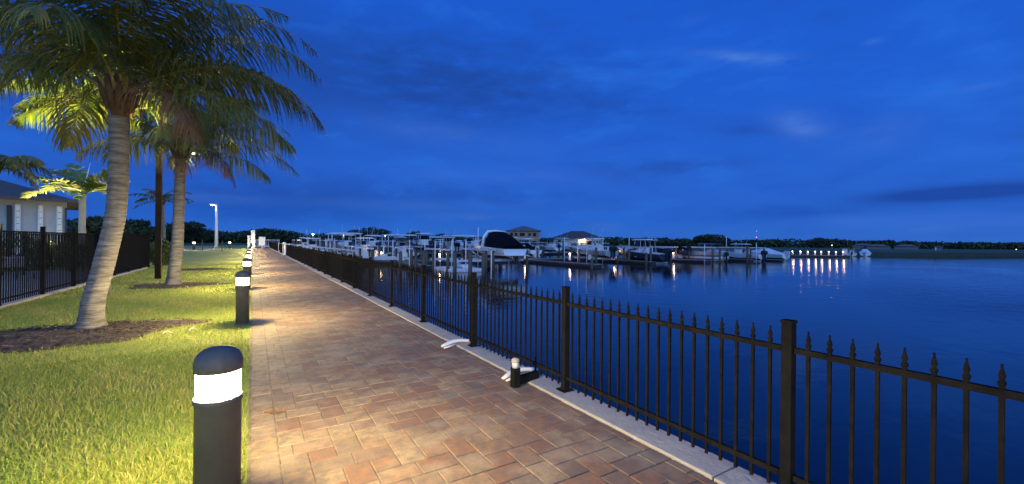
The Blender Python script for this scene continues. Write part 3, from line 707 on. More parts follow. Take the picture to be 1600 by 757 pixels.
# ---- tall street lamp
p = at(338, 386, 80); o = thing('street_lamp', 'tall pale street lamp with one lit head beyond the lawn', 'street lamp', (p[0], p[1], 0))
hz = at(336, 320, 80)[2]
b = MB(); b.tube([(0, 0, 0), (0, 0, hz*.5), (0, 0, hz)], [.3, .26, .2], 10); b.build('pole', M_whitep, o)
b = MB(); b.box((-.55, 0, hz+.02), (1.3, .5, .22)); b.build('lamp_head', M_alu, o, bevel=.03)
b = MB(); b.lathe([(.2, -.1), (.28, -.02), (.25, .05)], (-.65, 0, hz-.1), 12); b.build('lens', M_glow2, o)
l = bpy.data.lights.new('street_bulb', 'POINT'); l.energy = 80; l.shadow_soft_size = .2; l.color = (1, .9, .75)
lo = bpy.data.objects.new('street_bulb', l); COL.objects.link(lo); lo.parent = o; lo.location = (-.65, 0, hz-.4)
# ---- sapling stakes
for (px, yt, yb, zc, m_, lb) in ((316, 374, 391, 60, M_wood, 'dark wooden stake left of the street lamp'), (347, 377, 393, 58, M_wood, 'dark wooden stake right of the street lamp'), (335.5, 384, 394, 56, M_whitep, 'short white marker post on the lawn below the lamp')):
    p = at(px, yb, zc); h = (yb-yt)*zc/657; b = MB(); b.tube([(0, 0, -.05), (0, 0, h)], .05 if m_ is M_wood else .035, 6); tag(b.build('stake', m_, None, (p[0], p[1], 0)), lb, 'stake')

# ================================================================== FOLIAGE MASSES
M_hedge = mat('hedge leaves', (.045, .085, .02), .6, attr=(.10, .14, .035), trans=.25)
M_treeleaf = mat('tree leaves', (.028, .048, .016), .7, attr=(.055, .075, .022), trans=.15)
M_bark = mat('tree bark', (.10, .08, .06), .9, noise=(4, (.06, .05, .04), .4))
def leafcloud(name, lobes, n, size, m, parent=None, loc=(0, 0, 0)):
    """lobes: (cx,cy,cz,rx,ry,rz); leaf quads near the shells"""
    lob = np.array(lobes); wgt = lob[:, 3]*lob[:, 5]; wgt = wgt/wgt.sum()
    i = rng.choice(len(lob), n, p=wgt); d = rng.normal(0, 1, (n, 3)); d /= np.linalg.norm(d, axis=1)[:, None]
    rr = rng.uniform(.45, 1.08, n)**.6
    c = lob[i, :3]+d*lob[i, 3:]*rr[:, None]
    c[:, 2] = np.maximum(c[:, 2], size*.3)
    u = rng.normal(0, 1, (n, 3)); u /= np.linalg.norm(u, axis=1)[:, None]; w = np.cross(u, rng.normal(0, 1, (n, 3))); w /= np.linalg.norm(w, axis=1)[:, None]
    s = size*rng.uniform(.5, 1.2, n)[:, None]
    V = np.stack([c-u*s, c+w*s*.5, c+u*s, c-w*s*.5], 1).reshape(-1, 3); Fq = np.arange(4*n).reshape(-1, 4)
    o = meshnp(name, V, Fq, [m], rnd=np.repeat(np.clip(rng.normal(.4, .25, n), 0, 1), 4))
    o.location = loc
    if parent: o.parent = parent
    return o
def lobes_line(p0, p1, n, r, h, jit=.25):
    out = []
    for k in range(n):
        t_ = (k+.5)/n; out.append((p0[0]+(p1[0]-p0[0])*t_+rng.normal(0, jit), p0[1]+(p1[1]-p0[1])*t_+rng.normal(0, jit), h*.5, r*rng.uniform(.8, 1.2), r*rng.uniform(.8, 1.2), h*.52*rng.uniform(.85, 1.15)))
    return out
# clipped hedge behind the terrace, and the bright shrub at the fence end
o = leafcloud('hedge', lobes_line((-9, 30), (-24, 20), 16, 1.1, 1.7), 9000, .11, M_hedge); tag(o, 'dark green hedge behind the pool terrace under the building', 'hedge')
o = leafcloud('hedge', lobes_line((-5.6, 29.6), (-9.5, 30.2), 7, .6, 1.5), 3500, .1, M_hedge); tag(o, 'dark hedge inside the corner of the left fence', 'hedge')
p = at(252, 415, 25.5); o = leafcloud('shrub', [(0, 0, .8, .55, .55, .8), (.25, -.2, .7, .5, .5, .75), (-.3, .2, .75, .45, .5, .7)], 2600, .085, M_hedge, None, (p[0], p[1], 0)); tag(o, 'rounded light green shrub at the end of the left fence', 'shrub')
def tree(label, px, zc, h, w, n=1600, name='tree', size=.45, group=None, seed=0):
    p = at(px, 380, zc); o = thing(name, label, 'tree', (p[0], p[1], 0), 0, group)
    b = MB(); b.tube([(0, 0, -.1), (.1, .05, h*.3), (-.1, .1, h*.6)], [h*.035, h*.028, h*.018], 8)
    for k in range(4):
        a = k*1.7+seed; b.tube([(0, 0, h*.3), (math.cos(a)*w*.15, math.sin(a)*w*.15, h*.5), (math.cos(a)*w*.3, math.sin(a)*w*.3, h*.72)], [h*.018, h*.012, h*.006], 5)
    b.build('trunk', M_bark, o)
    lb = []
    for k in range(9):
        a = rng.uniform(0, 6.28); r = w*.36*rng.random()**.5; q = w*rng.uniform(.16, .26)
        lb.append((math.cos(a)*r, math.sin(a)*r, h*rng.uniform(.5, .82), q, q, h*rng.uniform(.12, .2)))
    lb.append((0, 0, h*.86, w*.15, w*.15, h*.13))
    leafcloud('crown', lb, n, size, M_treeleaf, o); return o
tree('broad dark tree rising above the far treeline by the street lamp', 300, 120, 6.6, 15, 2600)
tree('dark rounded tree just left of the dark pole, beyond the fence', 222, 100, 6.2, 12, 2200, seed=2)
tree('dark tree beyond the young palm at the left', 158, 70, 5.2, 9, 1800, seed=4)
tree('tall dark tree clump on the far bank behind the boats', 1108, 175, 5.8, 13, 2200, seed=1)
tree('dark tree lobe just left of the tall clump behind the boats', 1128, 185, 4.6, 10, 1500, seed=3)
tree('dark tree behind the middle boats, left of the flat canopy', 582, 170, 7.2, 13, 1500, seed=5)
tree('dark tree seen above the left boats beside a lamp', 556, 168, 6.0, 12, 1500, seed=6)
tree('dark tree above the boats right of the flat canopy', 650, 165, 5.6, 12, 1400, seed=7)
tree('low dark tree above the boats left of the cruiser', 690, 160, 4.6, 12, 1400, seed=8)
tree('rounded dark tree on the far right bank behind the lamps', 1280, 230, 6.0, 16, 1500, seed=9)
def woods(label, pts, h, n, size=.8, name='woods'):
    lb = []
    for (px0, zc0, h0), (px1, zc1, h1) in zip(pts[:-1], pts[1:]):
        a, c = at(px0, 380, zc0), at(px1, 380, zc1); m = max(2, int(np.linalg.norm(c-a)/4))
        for k in range(m):
            t_ = k/m; hh = (h0+(h1-h0)*t_)*rng.uniform(.88, 1.08); q = a+(c-a)*t_
            lb.append((q[0]+rng.normal(0, 2), q[1]+rng.normal(0, 2), hh*.5, 6.5, 6.5, hh*.5))
    o = leafcloud(name, lb, n, size, M_treeleaf); tag(o, label, 'woods', kind='stuff'); return o
woods('dark line of woods beyond the lawn and path end', [(-160, 110, 4.6), (60, 120, 4.8), (180, 135, 5.0), (300, 165, 5.4), (380, 175, 5.4), (430, 172, 5.7), (470, 178, 4.8), (520, 190, 3.6), (560, 200, 3)], 6, 17000, .75)
woods('low dark woods on the horizon behind the marina', [(500, 230, 4.2), (640, 250, 4.6), (760, 260, 4.4), (860, 260, 4.2), (960, 260, 5.2), (1060, 260, 5), (1180, 270, 4.6)], 6, 11000, 1.1)
woods('low dark woods along the far right bank', [(1180, 260, 4.6), (1240, 260, 5.0), (1300, 260, 5.3), (1400, 270, 4.9), (1500, 280, 4.6), (1600, 300, 5), (1720, 320, 5)], 6, 12000, 1.1)

# ================================================================== LEFT BUILDING
def house_local(o, w, d, wall_h, roof_h, over, mw, mr, segs=None):
    b = MB(); b.box((0, 0, wall_h/2), (w, d, wall_h)); wobj = b.build('wall', mw, o)
    b = MB(); x, y = w/2+over, d/2+over; z0, z1 = wall_h+.003, wall_h+roof_h; rx = max(0., x-y)
    b.add([(-x, -y, z0), (x, -y, z0), (x, y, z0), (-x, y, z0), (-rx, 0, z1), (rx, 0, z1)], [(0, 1, 5, 4), (1, 2, 5), (2, 3, 4, 5), (3, 0, 4), (3, 2, 1, 0)])
    b.build('roof', mr, o)
    b = MB()
    for (c_, s_) in (((0, -y, z0+.06), (2*x+.04, .06, .2)), ((0, y, z0+.06), (2*x+.04, .06, .2)), ((-x, 0, z0+.06), (.06, 2*y, .2)), ((x, 0, z0+.06), (.06, 2*y, .2))): b.box(c_, s_)
    b.build('eaves_board', mr, o)
M_stucco = mat('white stucco', (.46, .46, .45), .9, noise=(1.5, (.38, .38, .38), .5), bump=(30, .2))
M_roof = mat('dark tile roof', (.07, .06, .06), .8, noise=(3, (.11, .09, .085), .4), bump=(14, .5))
M_winw = mat('pale lit window glass', (.6, .62, .6), .3, emit=((.75, .9, .85), .16)); M_shut = mat('dark shutter', (.03, .035, .04), .6); M_winf = mat('white window frame', (.7, .7, .7), .5)
zcb = 27.0; pr = at(104, 374, zcb); ar = R(-106); pl = pr.copy(); pl[:2] = pr[:2]+14.0*np.array([math.sin(ar), math.cos(ar)]); dv = pr[:2]-pl[:2]; wl = np.linalg.norm(dv); rz = math.atan2(dv[1], dv[0]); dep = 9.
nrm = np.array([-dv[1], dv[0]])/wl; cxy = (pr[:2]+pl[:2])/2+nrm*dep/2
def fac_x(px):                                           # local x on the facade met by a pixel column
    rr = ray(px, 378)[:2]; A = np.array([[rr[0], -dv[0]/wl], [rr[1], -dv[1]/wl]]); return np.linalg.solve(A, pl[:2])[1]-wl/2
o = thing('clubhouse', 'white stucco building with dark hipped roof behind the pool fence', 'building', (cxy[0], cxy[1], 0), rz)
wh = at(50, 316, zcb)[2]
house_local(o, wl, dep, wh, 2.0, .75, M_stucco, M_roof)
for (pa, pb2, kind) in ((-40, -30, 'w'), (10, 18, 'd'), (24, 31, 'w'), (60, 66, 'w'), (89, 96, 'w'), (101, 104, 'd')):
    xa, xb = fac_x(pa), fac_x(pb2); ztop = wh-.35
    if kind == 'd':
        b = MB(); b.box(((xa+xb)/2, -dep/2-.05, ztop/2+.1), (xb-xa, .1, ztop-.2)); b.build('shutter', M_shut, o)
    else:
        b = MB(); xm, w_ = (xa+xb)/2, (xb-xa)
        b.box((xm-w_/2, -dep/2-.03, ztop/2+.3), (.06, .09, ztop-.5)); b.box((xm+w_/2, -dep/2-.03, ztop/2+.3), (.06, .09, ztop-.5)); b.box((xm, -dep/2-.03, ztop+.05), (w_+.06, .09, .06)); b.box((xm, -dep/2-.03, .55), (w_+.06, .09, .06))
        f = b.build('window', M_winf, o)
        b = MB(); b.box((xm, -dep/2-.012, ztop/2+.3), (w_-.06, .02, ztop-.55)); b.build('pane', M_winw, f)
        b = MB()
        for j in range(1, 8): b.box((xm, -dep/2-.035, .55+(ztop-.5)*j/8), (w_-.06, .02, .03))
        b.build('glazing_bar', M_shut, f)
# ---- terrace furniture
M_fur = mat('black furniture frame', (.02, .02, .022), .5); M_cush = mat('pale sling fabric', (.5, .52, .56), .8)
def lounge(label, loc, rz, back=38, first=[None]):
    o = thing('lounge_chair', label, 'lounge chair', loc, rz, 'lounge chairs on the pool terrace')
    b = MB()
    for sx in (-.32, .32):
        b.tube([(sx, -.9, .34), (sx, .3, .34)], .02, 6); b.tube([(sx, .3, .34), (sx, .3+.75*math.cos(R(back)), .34+.75*math.sin(R(back)))], .02, 6)
    b.build('frame', M_fur, o)
    b = MB(); b.box((0, -.3, .36), (.6, 1.16, .04)); b.build('seat', M_cush, o)
    b = MB(); c_, s_ = math.cos(R(back)), math.sin(R(back)); vs = []
    for (yy, zz) in ((.32, .36), (.32+.74*c_, .36+.74*s_)):
        for sx in (-.3, .3):
            for t_ in (0, .04): vs.append((sx, yy-t_*s_, zz+t_*c_))
    b.add(vs, [(0, 2, 6, 4), (1, 5, 7, 3), (0, 1, 3, 2), (4, 6, 7, 5), (0, 4, 5, 1), (2, 3, 7, 6)]); b.build('backrest', M_cush, o)
    for sx in (-.3, .3):
        for yy in (-.8, .25): b = MB(); b.tube([(sx, yy, 0), (sx, yy, .34)], .02, 6); b.build('leg', M_fur, o)
    return o
for i, (px, yg, rz_, lb) in enumerate([(20, 430, 200, 'lounge chair on the terrace at the far left edge'), (52, 415, 215, 'lounge chair on the terrace just left of the tall fence post'), (92, 412, 190, 'lounge chair with raised pale back seen between two fence posts'), (112, 404, 160, 'lounge chair on the terrace behind the right fence post')]):
    p = ground(px, yg); lounge(lb, (p[0], p[1], 0), R(rz_), 50 if i == 2 else 35)
M_cloth = mat('folded white parasol', (.62, .68, .72), .8)
p = ground(80, 398); o = thing('parasol', 'leaning folded white parasol on the pool terrace', 'parasol', (p[0], p[1], 0))
b = MB(); b.tube([(-.2, 0, 1.9), (.8, 0, 1.2), (1.5, 0, .75)], [.04, .13, .05], 8); b.build('canopy', M_cloth, o); b = MB(); b.tube([(1.4, 0, .8), (2.2, 0, .1)], .025, 6); b.build('pole', M_fur, o)
for (px, yg, lb) in ((38, 438, 'small black side table near the left edge of the terrace'), (118, 425, 'small black side table behind the second fence post')):
    p = ground(px, yg); o = thing('side_table', lb, 'table', (p[0], p[1], 0)); b = MB(); b.lathe([(.3, .46), (.3, .5)], n=20); b.build('table_top', M_fur, o)
    for k in range(3): b = MB(); a = k*2.09; b.tube([(.22*math.cos(a), .22*math.sin(a), .46), (.27*math.cos(a), .27*math.sin(a), 0)], .015, 6); b.build('leg', M_fur, o)
# unseen low lights added to brighten the terrace paving
for (px, yg, e_, lb) in ((-30, 440, 190, 'added fill light on the terrace at the far left, out of view'), (150, 412, 190, 'added fill light on the terrace hidden behind first trunk')):
    p = ground(px, yg); o = thing('terrace_fill', lb, 'fill light', (p[0], p[1], 0)); b = MB(); b.lathe([(.05, 0), (.05, .42)], n=12); b.build('post', M_black, o)
    b = MB(); b.lathe([(.045, .42), (.045, .52)], n=12, cap=False); b.build('lens', M_glass, o); b = MB(); b.lathe([(.09, .52), (.09, .54), (.02, .58)], n=12); b.build('cap', M_black, o)
    l = bpy.data.lights.new('terrace_fill_bulb', 'POINT'); l.energy = e_; l.shadow_soft_size = .03; l.color = (1, .82, .62); lo = bpy.data.objects.new('terrace_fill_bulb', l); COL.objects.link(lo); lo.parent = o; lo.location = (0, 0, .47)
for (px, yg, tgt, e_, cone, lb) in ((-50, 505, T3-np.array([1.3, .4, -.2]), 17000, 42, 'added unseen spotlight in front of the fence aimed at the palm fronds'), (104, 418, T4, 5200, 80, 'added unseen spotlight behind the fence aimed at the young palm')):  # unseen spotlights added to brighten the rear palm fronds and the young palm
    p = ground(px, yg); o = thing('palm_fill_spot', lb, 'spotlight', (p[0], p[1], 0)); b = MB(); b.lathe([(.05, 0), (.03, .1)], n=10); b.build('spike', M_black, o); b = MB(); b.lathe([(.05, .1), (.07, .2), (.07, .22)], n=14, cap=False); b.build('head', M_black, o)
    l = bpy.data.lights.new('spot_bulb', 'SPOT'); l.energy = e_; l.shadow_soft_size = .04; l.color = (1, .80, .22); l.spot_size = R(cone); l.spot_blend = .5; lo = bpy.data.objects.new('spot_bulb', l); COL.objects.link(lo); lo.parent = o; lo.location = (0, 0, .24)
    lo.rotation_euler = (-(Vector(tgt)-Vector((p[0], p[1], .24)))).to_track_quat('Z', 'Y').to_euler()
# ---- parked car with lit tail lights
p = at(206, 374, 62); o = thing('parked_car', 'dark parked car with red tail lights beyond the fence', 'car', (p[0], p[1], 0), R(-32))
M_car = mat('dark car paint', (.03, .035, .045), .25, .3); M_tyre = mat('tyre rubber', (.015, .015, .015), .9)
def car_section(b, prof, w0, w1):
    n = len(prof); vs = [(-w0(z), y, z) for y, z in prof]+[(w0(z), y, z) for y, z in prof]
    b.add(vs, [tuple(range(n)), tuple(reversed(range(n, 2*n)))]+[(i, (i+1) % n, n+(i+1) % n, n+i) for i in range(n)])
b = MB(); car_section(b, [(-2.2, .35), (2.3, .35), (2.35, .75), (1.2, .98), (.45, 1.62), (-1.9, 1.66), (-2.25, 1.05), (-2.3, .5)], lambda z: .95 if z < 1.1 else .72, 0); b.build('body', M_car, o, bevel=.06)
b = MB(); b.box((0, -2.16, 1.32), (1.2, .05, .42)); b.build('rear_window', M_wind, o)
for sx in (-.72, .72): b = MB(); b.box((sx, -2.3, .98), (.42, .08, .2)); b.build('tail_light', M_red, o)
for sx in (-.86, .86):
    for yy in (-1.4, 1.4):
        b = MB(); b.lathe([(.34, -.1), (.34, .1)], n=20); w_ = b.build('wheel', M_tyre, o, (sx, yy, .34)); w_.rotation_euler = (0, R(90), 0)
# ================================================================== MARINA
def atY(px, Y):
    r = ray(px, 380); t = Y/r[1]; return r[0]*t                    # X of the pixel column at path distance Y
def hull_mb(Lh, B, hs, hb, cock=.55, floor=.45, sole=None):
    """stern at y=0, bow at +Y, keel z=0. materials: 0 hull side, 1 deck, 2 bottom"""
    b = MB(); n = 18; rings = []
    for i in range(n+1):
        t = i/n; y = Lh*t
        hbm = B/2*(.92+.08*min(1, t*3))*(1-max(0, (t-.45)/.55)**2.3)+.02
        zs = hs+(hb-hs)*t**1.6; zk = .0+max(0, (t-.62)/.38)**2.2*hb*.82; zc_ = max(zk+.02, .34*hs+max(0, t-.4)*.75*hb)
        zc_ = min(zc_, zs-.05)
        yb = y+(Lh*.05*max(0, (t-.8)/.2))
        bc = hbm*(.86-.3*max(0, t-.5))
        rings.append(dict(y=y, yb=yb, hb=hbm, zs=zs, zk=zk, zc=zc_, bc=bc))
    vs = []
    for r in rings:
        vs += [(-r['hb'], r['yb'], r['zs']), (-(r['hb']*.97), (r['y']+r['yb'])/2, (r['zs']*.6+r['zc']*.4)), (-r['bc'], r['y'], r['zc']), (0, r['y'], r['zk']), (r['bc'], r['y'], r['zc']), (r['hb']*.97, (r['y']+r['yb'])/2, (r['zs']*.6+r['zc']*.4)), (r['hb'], r['yb'], r['zs'])]
    for i in range(n):
        for k in range(6):
            mi = 2 if k in (2, 3) else 0
            b.add([vs[i*7+k], vs[i*7+k+1], vs[(i+1)*7+k+1], vs[(i+1)*7+k]], [(0, 1, 2, 3)], mi, False)
    b.add(vs[:7], [tuple(range(7))], 0)
    d = MB(); ci = int(cock*n)
    def ins(r, w=.16): return max(r['hb']-w, .0)
    for i in range(n):
        r, q = rings[i], rings[i+1]; zf0, zf1 = r['zs']-floor, q['zs']-floor
        zf0 = zf1 = hs-floor
        for s in (-1, 1):
            d.add([(s*(r['hb']+.02), r['yb'], r['zs']-.05), (s*(q['hb']+.02), q['yb'], q['zs']-.05), (s*(q['hb']+.02), q['yb'], q['zs']+.03), (s*(r['hb']+.02), r['yb'], r['zs']+.03)], [(0, 1, 2, 3)])
            if i < ci:
                d.add([(s*(r['hb']+.02), r['yb'], r['zs']+.03), (s*(q['hb']+.02), q['yb'], q['zs']+.03), (s*ins(q), q['yb'], q['zs']+.03), (s*ins(r), r['yb'], r['zs']+.03)], [(0, 1, 2, 3)])
                d.add([(s*ins(r), r['yb'], r['zs']+.03), (s*ins(q), q['yb'], q['zs']+.03), (s*ins(q), q['yb'], zf1), (s*ins(r), r['yb'], zf0)], [(0, 1, 2, 3)])
            else:
                d.add([(s*(r['hb']+.02), r['yb'], r['zs']+.03), (s*(q['hb']+.02), q['yb'], q['zs']+.03), (0, q['yb'], q['zs']+.12), (0, r['yb'], r['zs']+.12)], [(0, 1, 2, 3)])
        if i < ci: d.add([(-ins(r), r['yb'], zf0), (ins(r), r['yb'], zf0), (ins(q), q['yb'], zf1), (-ins(q), q['yb'], zf1)], [(0, 1, 2, 3)])
    r = rings[ci]; d.add([(-ins(r), r['yb'], hs-floor), (ins(r), r['yb'], hs-floor), (r['hb'], r['yb'], r['zs']+.03), (0, r['yb'], r['zs']+.12), (-r['hb'], r['yb'], r['zs']+.03)], [(0, 1, 2, 3, 4)])
    r = rings[0]; d.add([(-r['hb'], .0, r['zs']-.3), (r['hb'], .0, r['zs']-.3), (r['hb'], .18, r['zs']-.1), (-r['hb'], .18, r['zs']-.1)], [(0, 1, 2, 3)])
    return b, d
def outboard(o, x, z, m=None, s=1.0):
    b = MB(); vs = []
    prof = [(-.55, .5), (-.6, .75), (-.5, .98), (-.2, 1.05), (.02, .95), (.06, .6), (-.02, .42), (-.4, .42)]
    w = .19*s; vs = [(x-w, p[0]*s, z+p[1]*s) for p in prof]+[(x+w, p[0]*s, z+p[1]*s) for p in prof]; n = len(prof)
    b.add(vs, [tuple(range(n)), tuple(reversed(range(n, 2*n)))]+[(i, (i+1) % n, n+(i+1) % n, n+i) for i in range(n)])
    e = b.build('outboard', m or M_outb, o, bevel=.04)
    b = MB(); b.box((x, -.28*s, z+.05), (.12*s, .26*s, .8*s), tap=1.1); b.box((x, -.25*s, z-.18*s), (.05, .5*s, .05)); b.box((x, -.2*s, z-.42*s), (.09*s, .42*s, .12*s)); b.box((x, -.08*s, z-.58*s), (.03, .22*s, .26*s), tap=1.2)
    b.build('gearcase', m or M_outb, e)
def poles4(o, name, m, x, y0, y1, z0, z1, lean=0., r=.035, mid=None):
    for (ya, yb) in ((y0, y0+lean), (y1, y1-lean)):              # each hoop: two legs joined under the roof
        b = MB(); b.tube([(-x, ya, z0), (-x*.92, yb, z1), (x*.92, yb, z1), (x, ya, z0)], r, 6); b.build(name, m, o)
    if mid:
        for s in (-1, 1): b = MB(); b.tube([(s*mid[0], mid[1], mid[2]), (s*mid[0]*.95, mid[1]+.1, z1)], r, 6); b.build('strut', m, o)
def center_console(hullm, Lh=8., B=2.6, nout=2, top=M_white, outm=None, group=None, hs=1.0, hb=1.55):
    o = thing('center_console_boat', '', 'boat', (0, 0, 0), 0, group)
    h, d = hull_mb(Lh, B, hs, hb, .72, .5)
    h.build('hull', [hullm, M_white, M_bottom], o); d.build('deck', M_white, o)
    b = MB(); b.box((0, Lh*.45, hs+.15), (.95, 1.1, 1.3), tap=.85); b.build('console', M_white, o, bevel=.04)
    b = MB(); b.box((0, Lh*.45+.45, hs+1.05), (.9, .06, .6), tap=.8); b.build('windscreen', M_wind, o)
    b = MB(); b.box((0, Lh*.28, hs+.0), (.95, .5, .85)); b.box((0, Lh*.28-.2, hs+.62), (.95, .12, .4)); b.build('helm_seat', M_seat, o, bevel=.04)
    b = MB(); b.box((0, Lh*.40, hs+1.72), (2.1, 2.7, .09)); b.box((0, Lh*.40, hs+1.80), (1.7, 2.2, .06)); b.build('t_top', top, o, bevel=.03)
    poles4(o, 't_top_frame', M_alu, .62, Lh*.34, Lh*.5, hs-.45, hs+1.68, .1)
    for s in (-1, 1): b = MB(); b.tube([(s*.8, Lh*.36, hs+1.8), (s*1.0, Lh*.28, hs+3.4)], [.02, .008], 5); b.build('antenna', M_pvc, o)
    b = MB(); pts = [(-B*.47*(1-max(0, (t-.45)/.55)**2.3), Lh*t, hs+(hb-hs)*t**1.6+.3) for t in (.62, .72, .82, .9, .96)]
    b.tube(pts+[(-p[0], p[1], p[2]) for p in reversed(pts)], .02, 5); b.build('bow_rail', M_alu, o)
    for k in range(nout): outboard(o, (k-(nout-1)/2)*.55, hs-.42, outm)
    return o
def walkaround(hullm, Lh=9.2, B=2.9, group=None):
    o = thing('walkaround_boat', '', 'boat', (0, 0, 0), 0, group); hs, hb = 1.15, 1.9
    h, d = hull_mb(Lh, B, hs, hb, .5, .55); h.build('hull', [hullm, M_white, M_bottom], o); d.build('deck', M_white, o)
    b = MB(); b.box((0, Lh*.62, hs+.55), (1.7, 3.2, .9), tap=.72); b.build('cabin', M_white, o, bevel=.08)
    for s in (-1, 1): b = MB(); b.box((s*.79, Lh*.62, hs+.55), (.05, 1.5, .2)); b.build('cabin_window', M_wind, o)
    b = MB(); vs = []
    for s in (-1, 1): vs += [(s*1.15, Lh*.60, hs+.75), (s*1.15, Lh*.44, hs+.75), (s*1.0, Lh*.44, hs+1.75), (s*1.0, Lh*.52, hs+1.75)]
    b.add(vs, [(0, 1, 2, 3), (7, 6, 5, 4), (0, 3, 7, 4)]); b.build('windshield', M_wind, o)
    b = MB(); b.box((0, Lh*.42, hs+2.02), (2.35, 3.0, .1)); b.box((0, Lh*.44, hs+2.12), (1.6, 2., .08)); b.build('hardtop', M_white, o, bevel=.03)
    poles4(o, 'hardtop_frame', M_alu, 1.1, Lh*.28, Lh*.56, hs+.05, hs+1.97, .35, .04, (1.1, Lh*.4, hs+.6))
    b = MB(); b.box((0, Lh*.36, hs+.1), (1.6, .6, .9)); b.box((0, Lh*.33, hs+.75), (1.6, .14, .5)); b.build('helm_seat', M_seat, o, bevel=.05)
    b = MB(); pts = [(-B*.46*(1-max(0, (t-.45)/.55)**2.3), Lh*t, hs+(hb-hs)*t**1.6+.5) for t in (.56, .66, .78, .88, .96)]
    b.tube(pts+[(-p[0], p[1], p[2]) for p in reversed(pts)], .022, 5)
    for p in pts:
        for s in (-1, 1): b.tube([(s*p[0], p[1], p[2]-.5), (s*p[0], p[1], p[2])], .016, 5)
    b.build('bow_rail', M_alu, o)
    for k in range(2): outboard(o, (k-.5)*.62, hs-.35, M_outb, 1.1)
    return o
def cruiser():
    o = thing('cabin_cruiser', 'white cabin cruiser with black canvas cover raised on a boat lift', 'boat'); Lh, B, hs, hb = 9.6, 3.0, 1.05, 1.75
    h, d = hull_mb(Lh, B, hs, hb, .5, .4); h.build('hull', [M_white, M_white, M_bottom], o); d.build('deck', M_white, o)
    b = MB(); vs = []
    for (y, w, z) in ((4.6, 1.28, hs+.1), (6.4, 1.1, hs+.42), (8.2, .6, hs+.62), (8.9, .2, hs+.62)):
        vs += [(-w, y, z-.1), (-w*.75, y, z+.34-(.12 if y > 8 else 0)), (w*.75, y, z+.34-(.12 if y > 8 else 0)), (w, y, z-.1)]
    b.add(vs, [(i*4+k, i*4+k+1, i*4+k+5, i*4+k+4) for i in range(3) for k in range(3)]+[(0, 1, 2, 3), (15, 14, 13, 12)]); b.build('cabin_top', M_white, o, bevel=.05)
    b = MB(); vs = []
    for s in (-1, 1): vs += [(s*1.25, 4.0, hs+.2), (s*1.2, 6.0, hs+.5), (s*.95, 5.2, hs+1.15), (s*1.05, 4.2, hs+1.2)]
    b.add(vs, [(0, 1, 2, 3), (7, 6, 5, 4), (1, 5, 6, 2)]); b.build('windshield', M_wind, o)
    b = MB()                                                     # radar arch
    b.tube([(-1.42, 4.5, hs+.0), (-1.36, 4.25, hs+1.2), (-1.05, 4.0, hs+1.82), (0, 3.95, hs+1.92), (1.05, 4.0, hs+1.82), (1.36, 4.25, hs+1.2), (1.42, 4.5, hs)], [.2, .17, .15, .14, .15, .17, .2], 8); b.build('radar_arch', M_white, o)
    b = MB(); vs = []                                            # camper canvas sloping to the transom
    secs = [(3.95, 1.32, hs+.06, 1.78, 1.0), (3.0, 1.40, hs+.04, 1.74, 1.06), (2.0, 1.42, hs+.02, 1.36, 1.1), (1.0, 1.40, hs, .86, 1.14), (.12, 1.36, hs-.04, .30, 1.2)]
    for (y, w, z0, hh, wt) in secs:
        vs += [(-w, y, z0), (-w*.98, y, z0+hh*.5), (-wt*.92, y, z0+hh*.9), (-wt*.5, y, z0+hh), (wt*.5, y, z0+hh), (wt*.92, y, z0+hh*.9), (w*.98, y, z0+hh*.5), (w, y, z0)]
    b.add(vs, [(i*8+k, i*8+k+1, i*8+k+9, i*8+k+8) for i in range(4) for k in range(7)]+[tuple(range(8)), tuple(reversed(range(32, 40)))], 0, True); b.build('canvas_cover', M_dark, o)
    b = MB(); b.box((0, -.35, .42), (2.5, .8, .08)); b.build('swim_platform', M_white, o, bevel=.02)
    b = MB(); b.box((0, -.02, .12), (.5, .5, .5)); b.box((0, -.3, -.15), (.16, .3, .5)); b.build('stern_drive', M_outb, o, bevel=.03)
    b = MB(); pts = [(-B*.46*(1-max(0, (t-.45)/.55)**2.3), Lh*t, hs+(hb-hs)*t**1.6+.45) for t in (.55, .66, .78, .9, .97)]
    b.tube(pts+[(-p[0], p[1], p[2]) for p in reversed(pts)], .02, 5)
    for p in pts:
        for s in (-1, 1): b.tube([(s*p[0], p[1], p[2]-.45), (s*p[0], p[1], p[2])], .014, 5)
    b.build('bow_rail', M_alu, o)
    for s in (-1, 1): b = MB(); b.box((s*(B/2+.012), 4.3, hs*.72), (.012, 4.4, .05)); b.build('hull_stripe', M_navy, o)
    return o
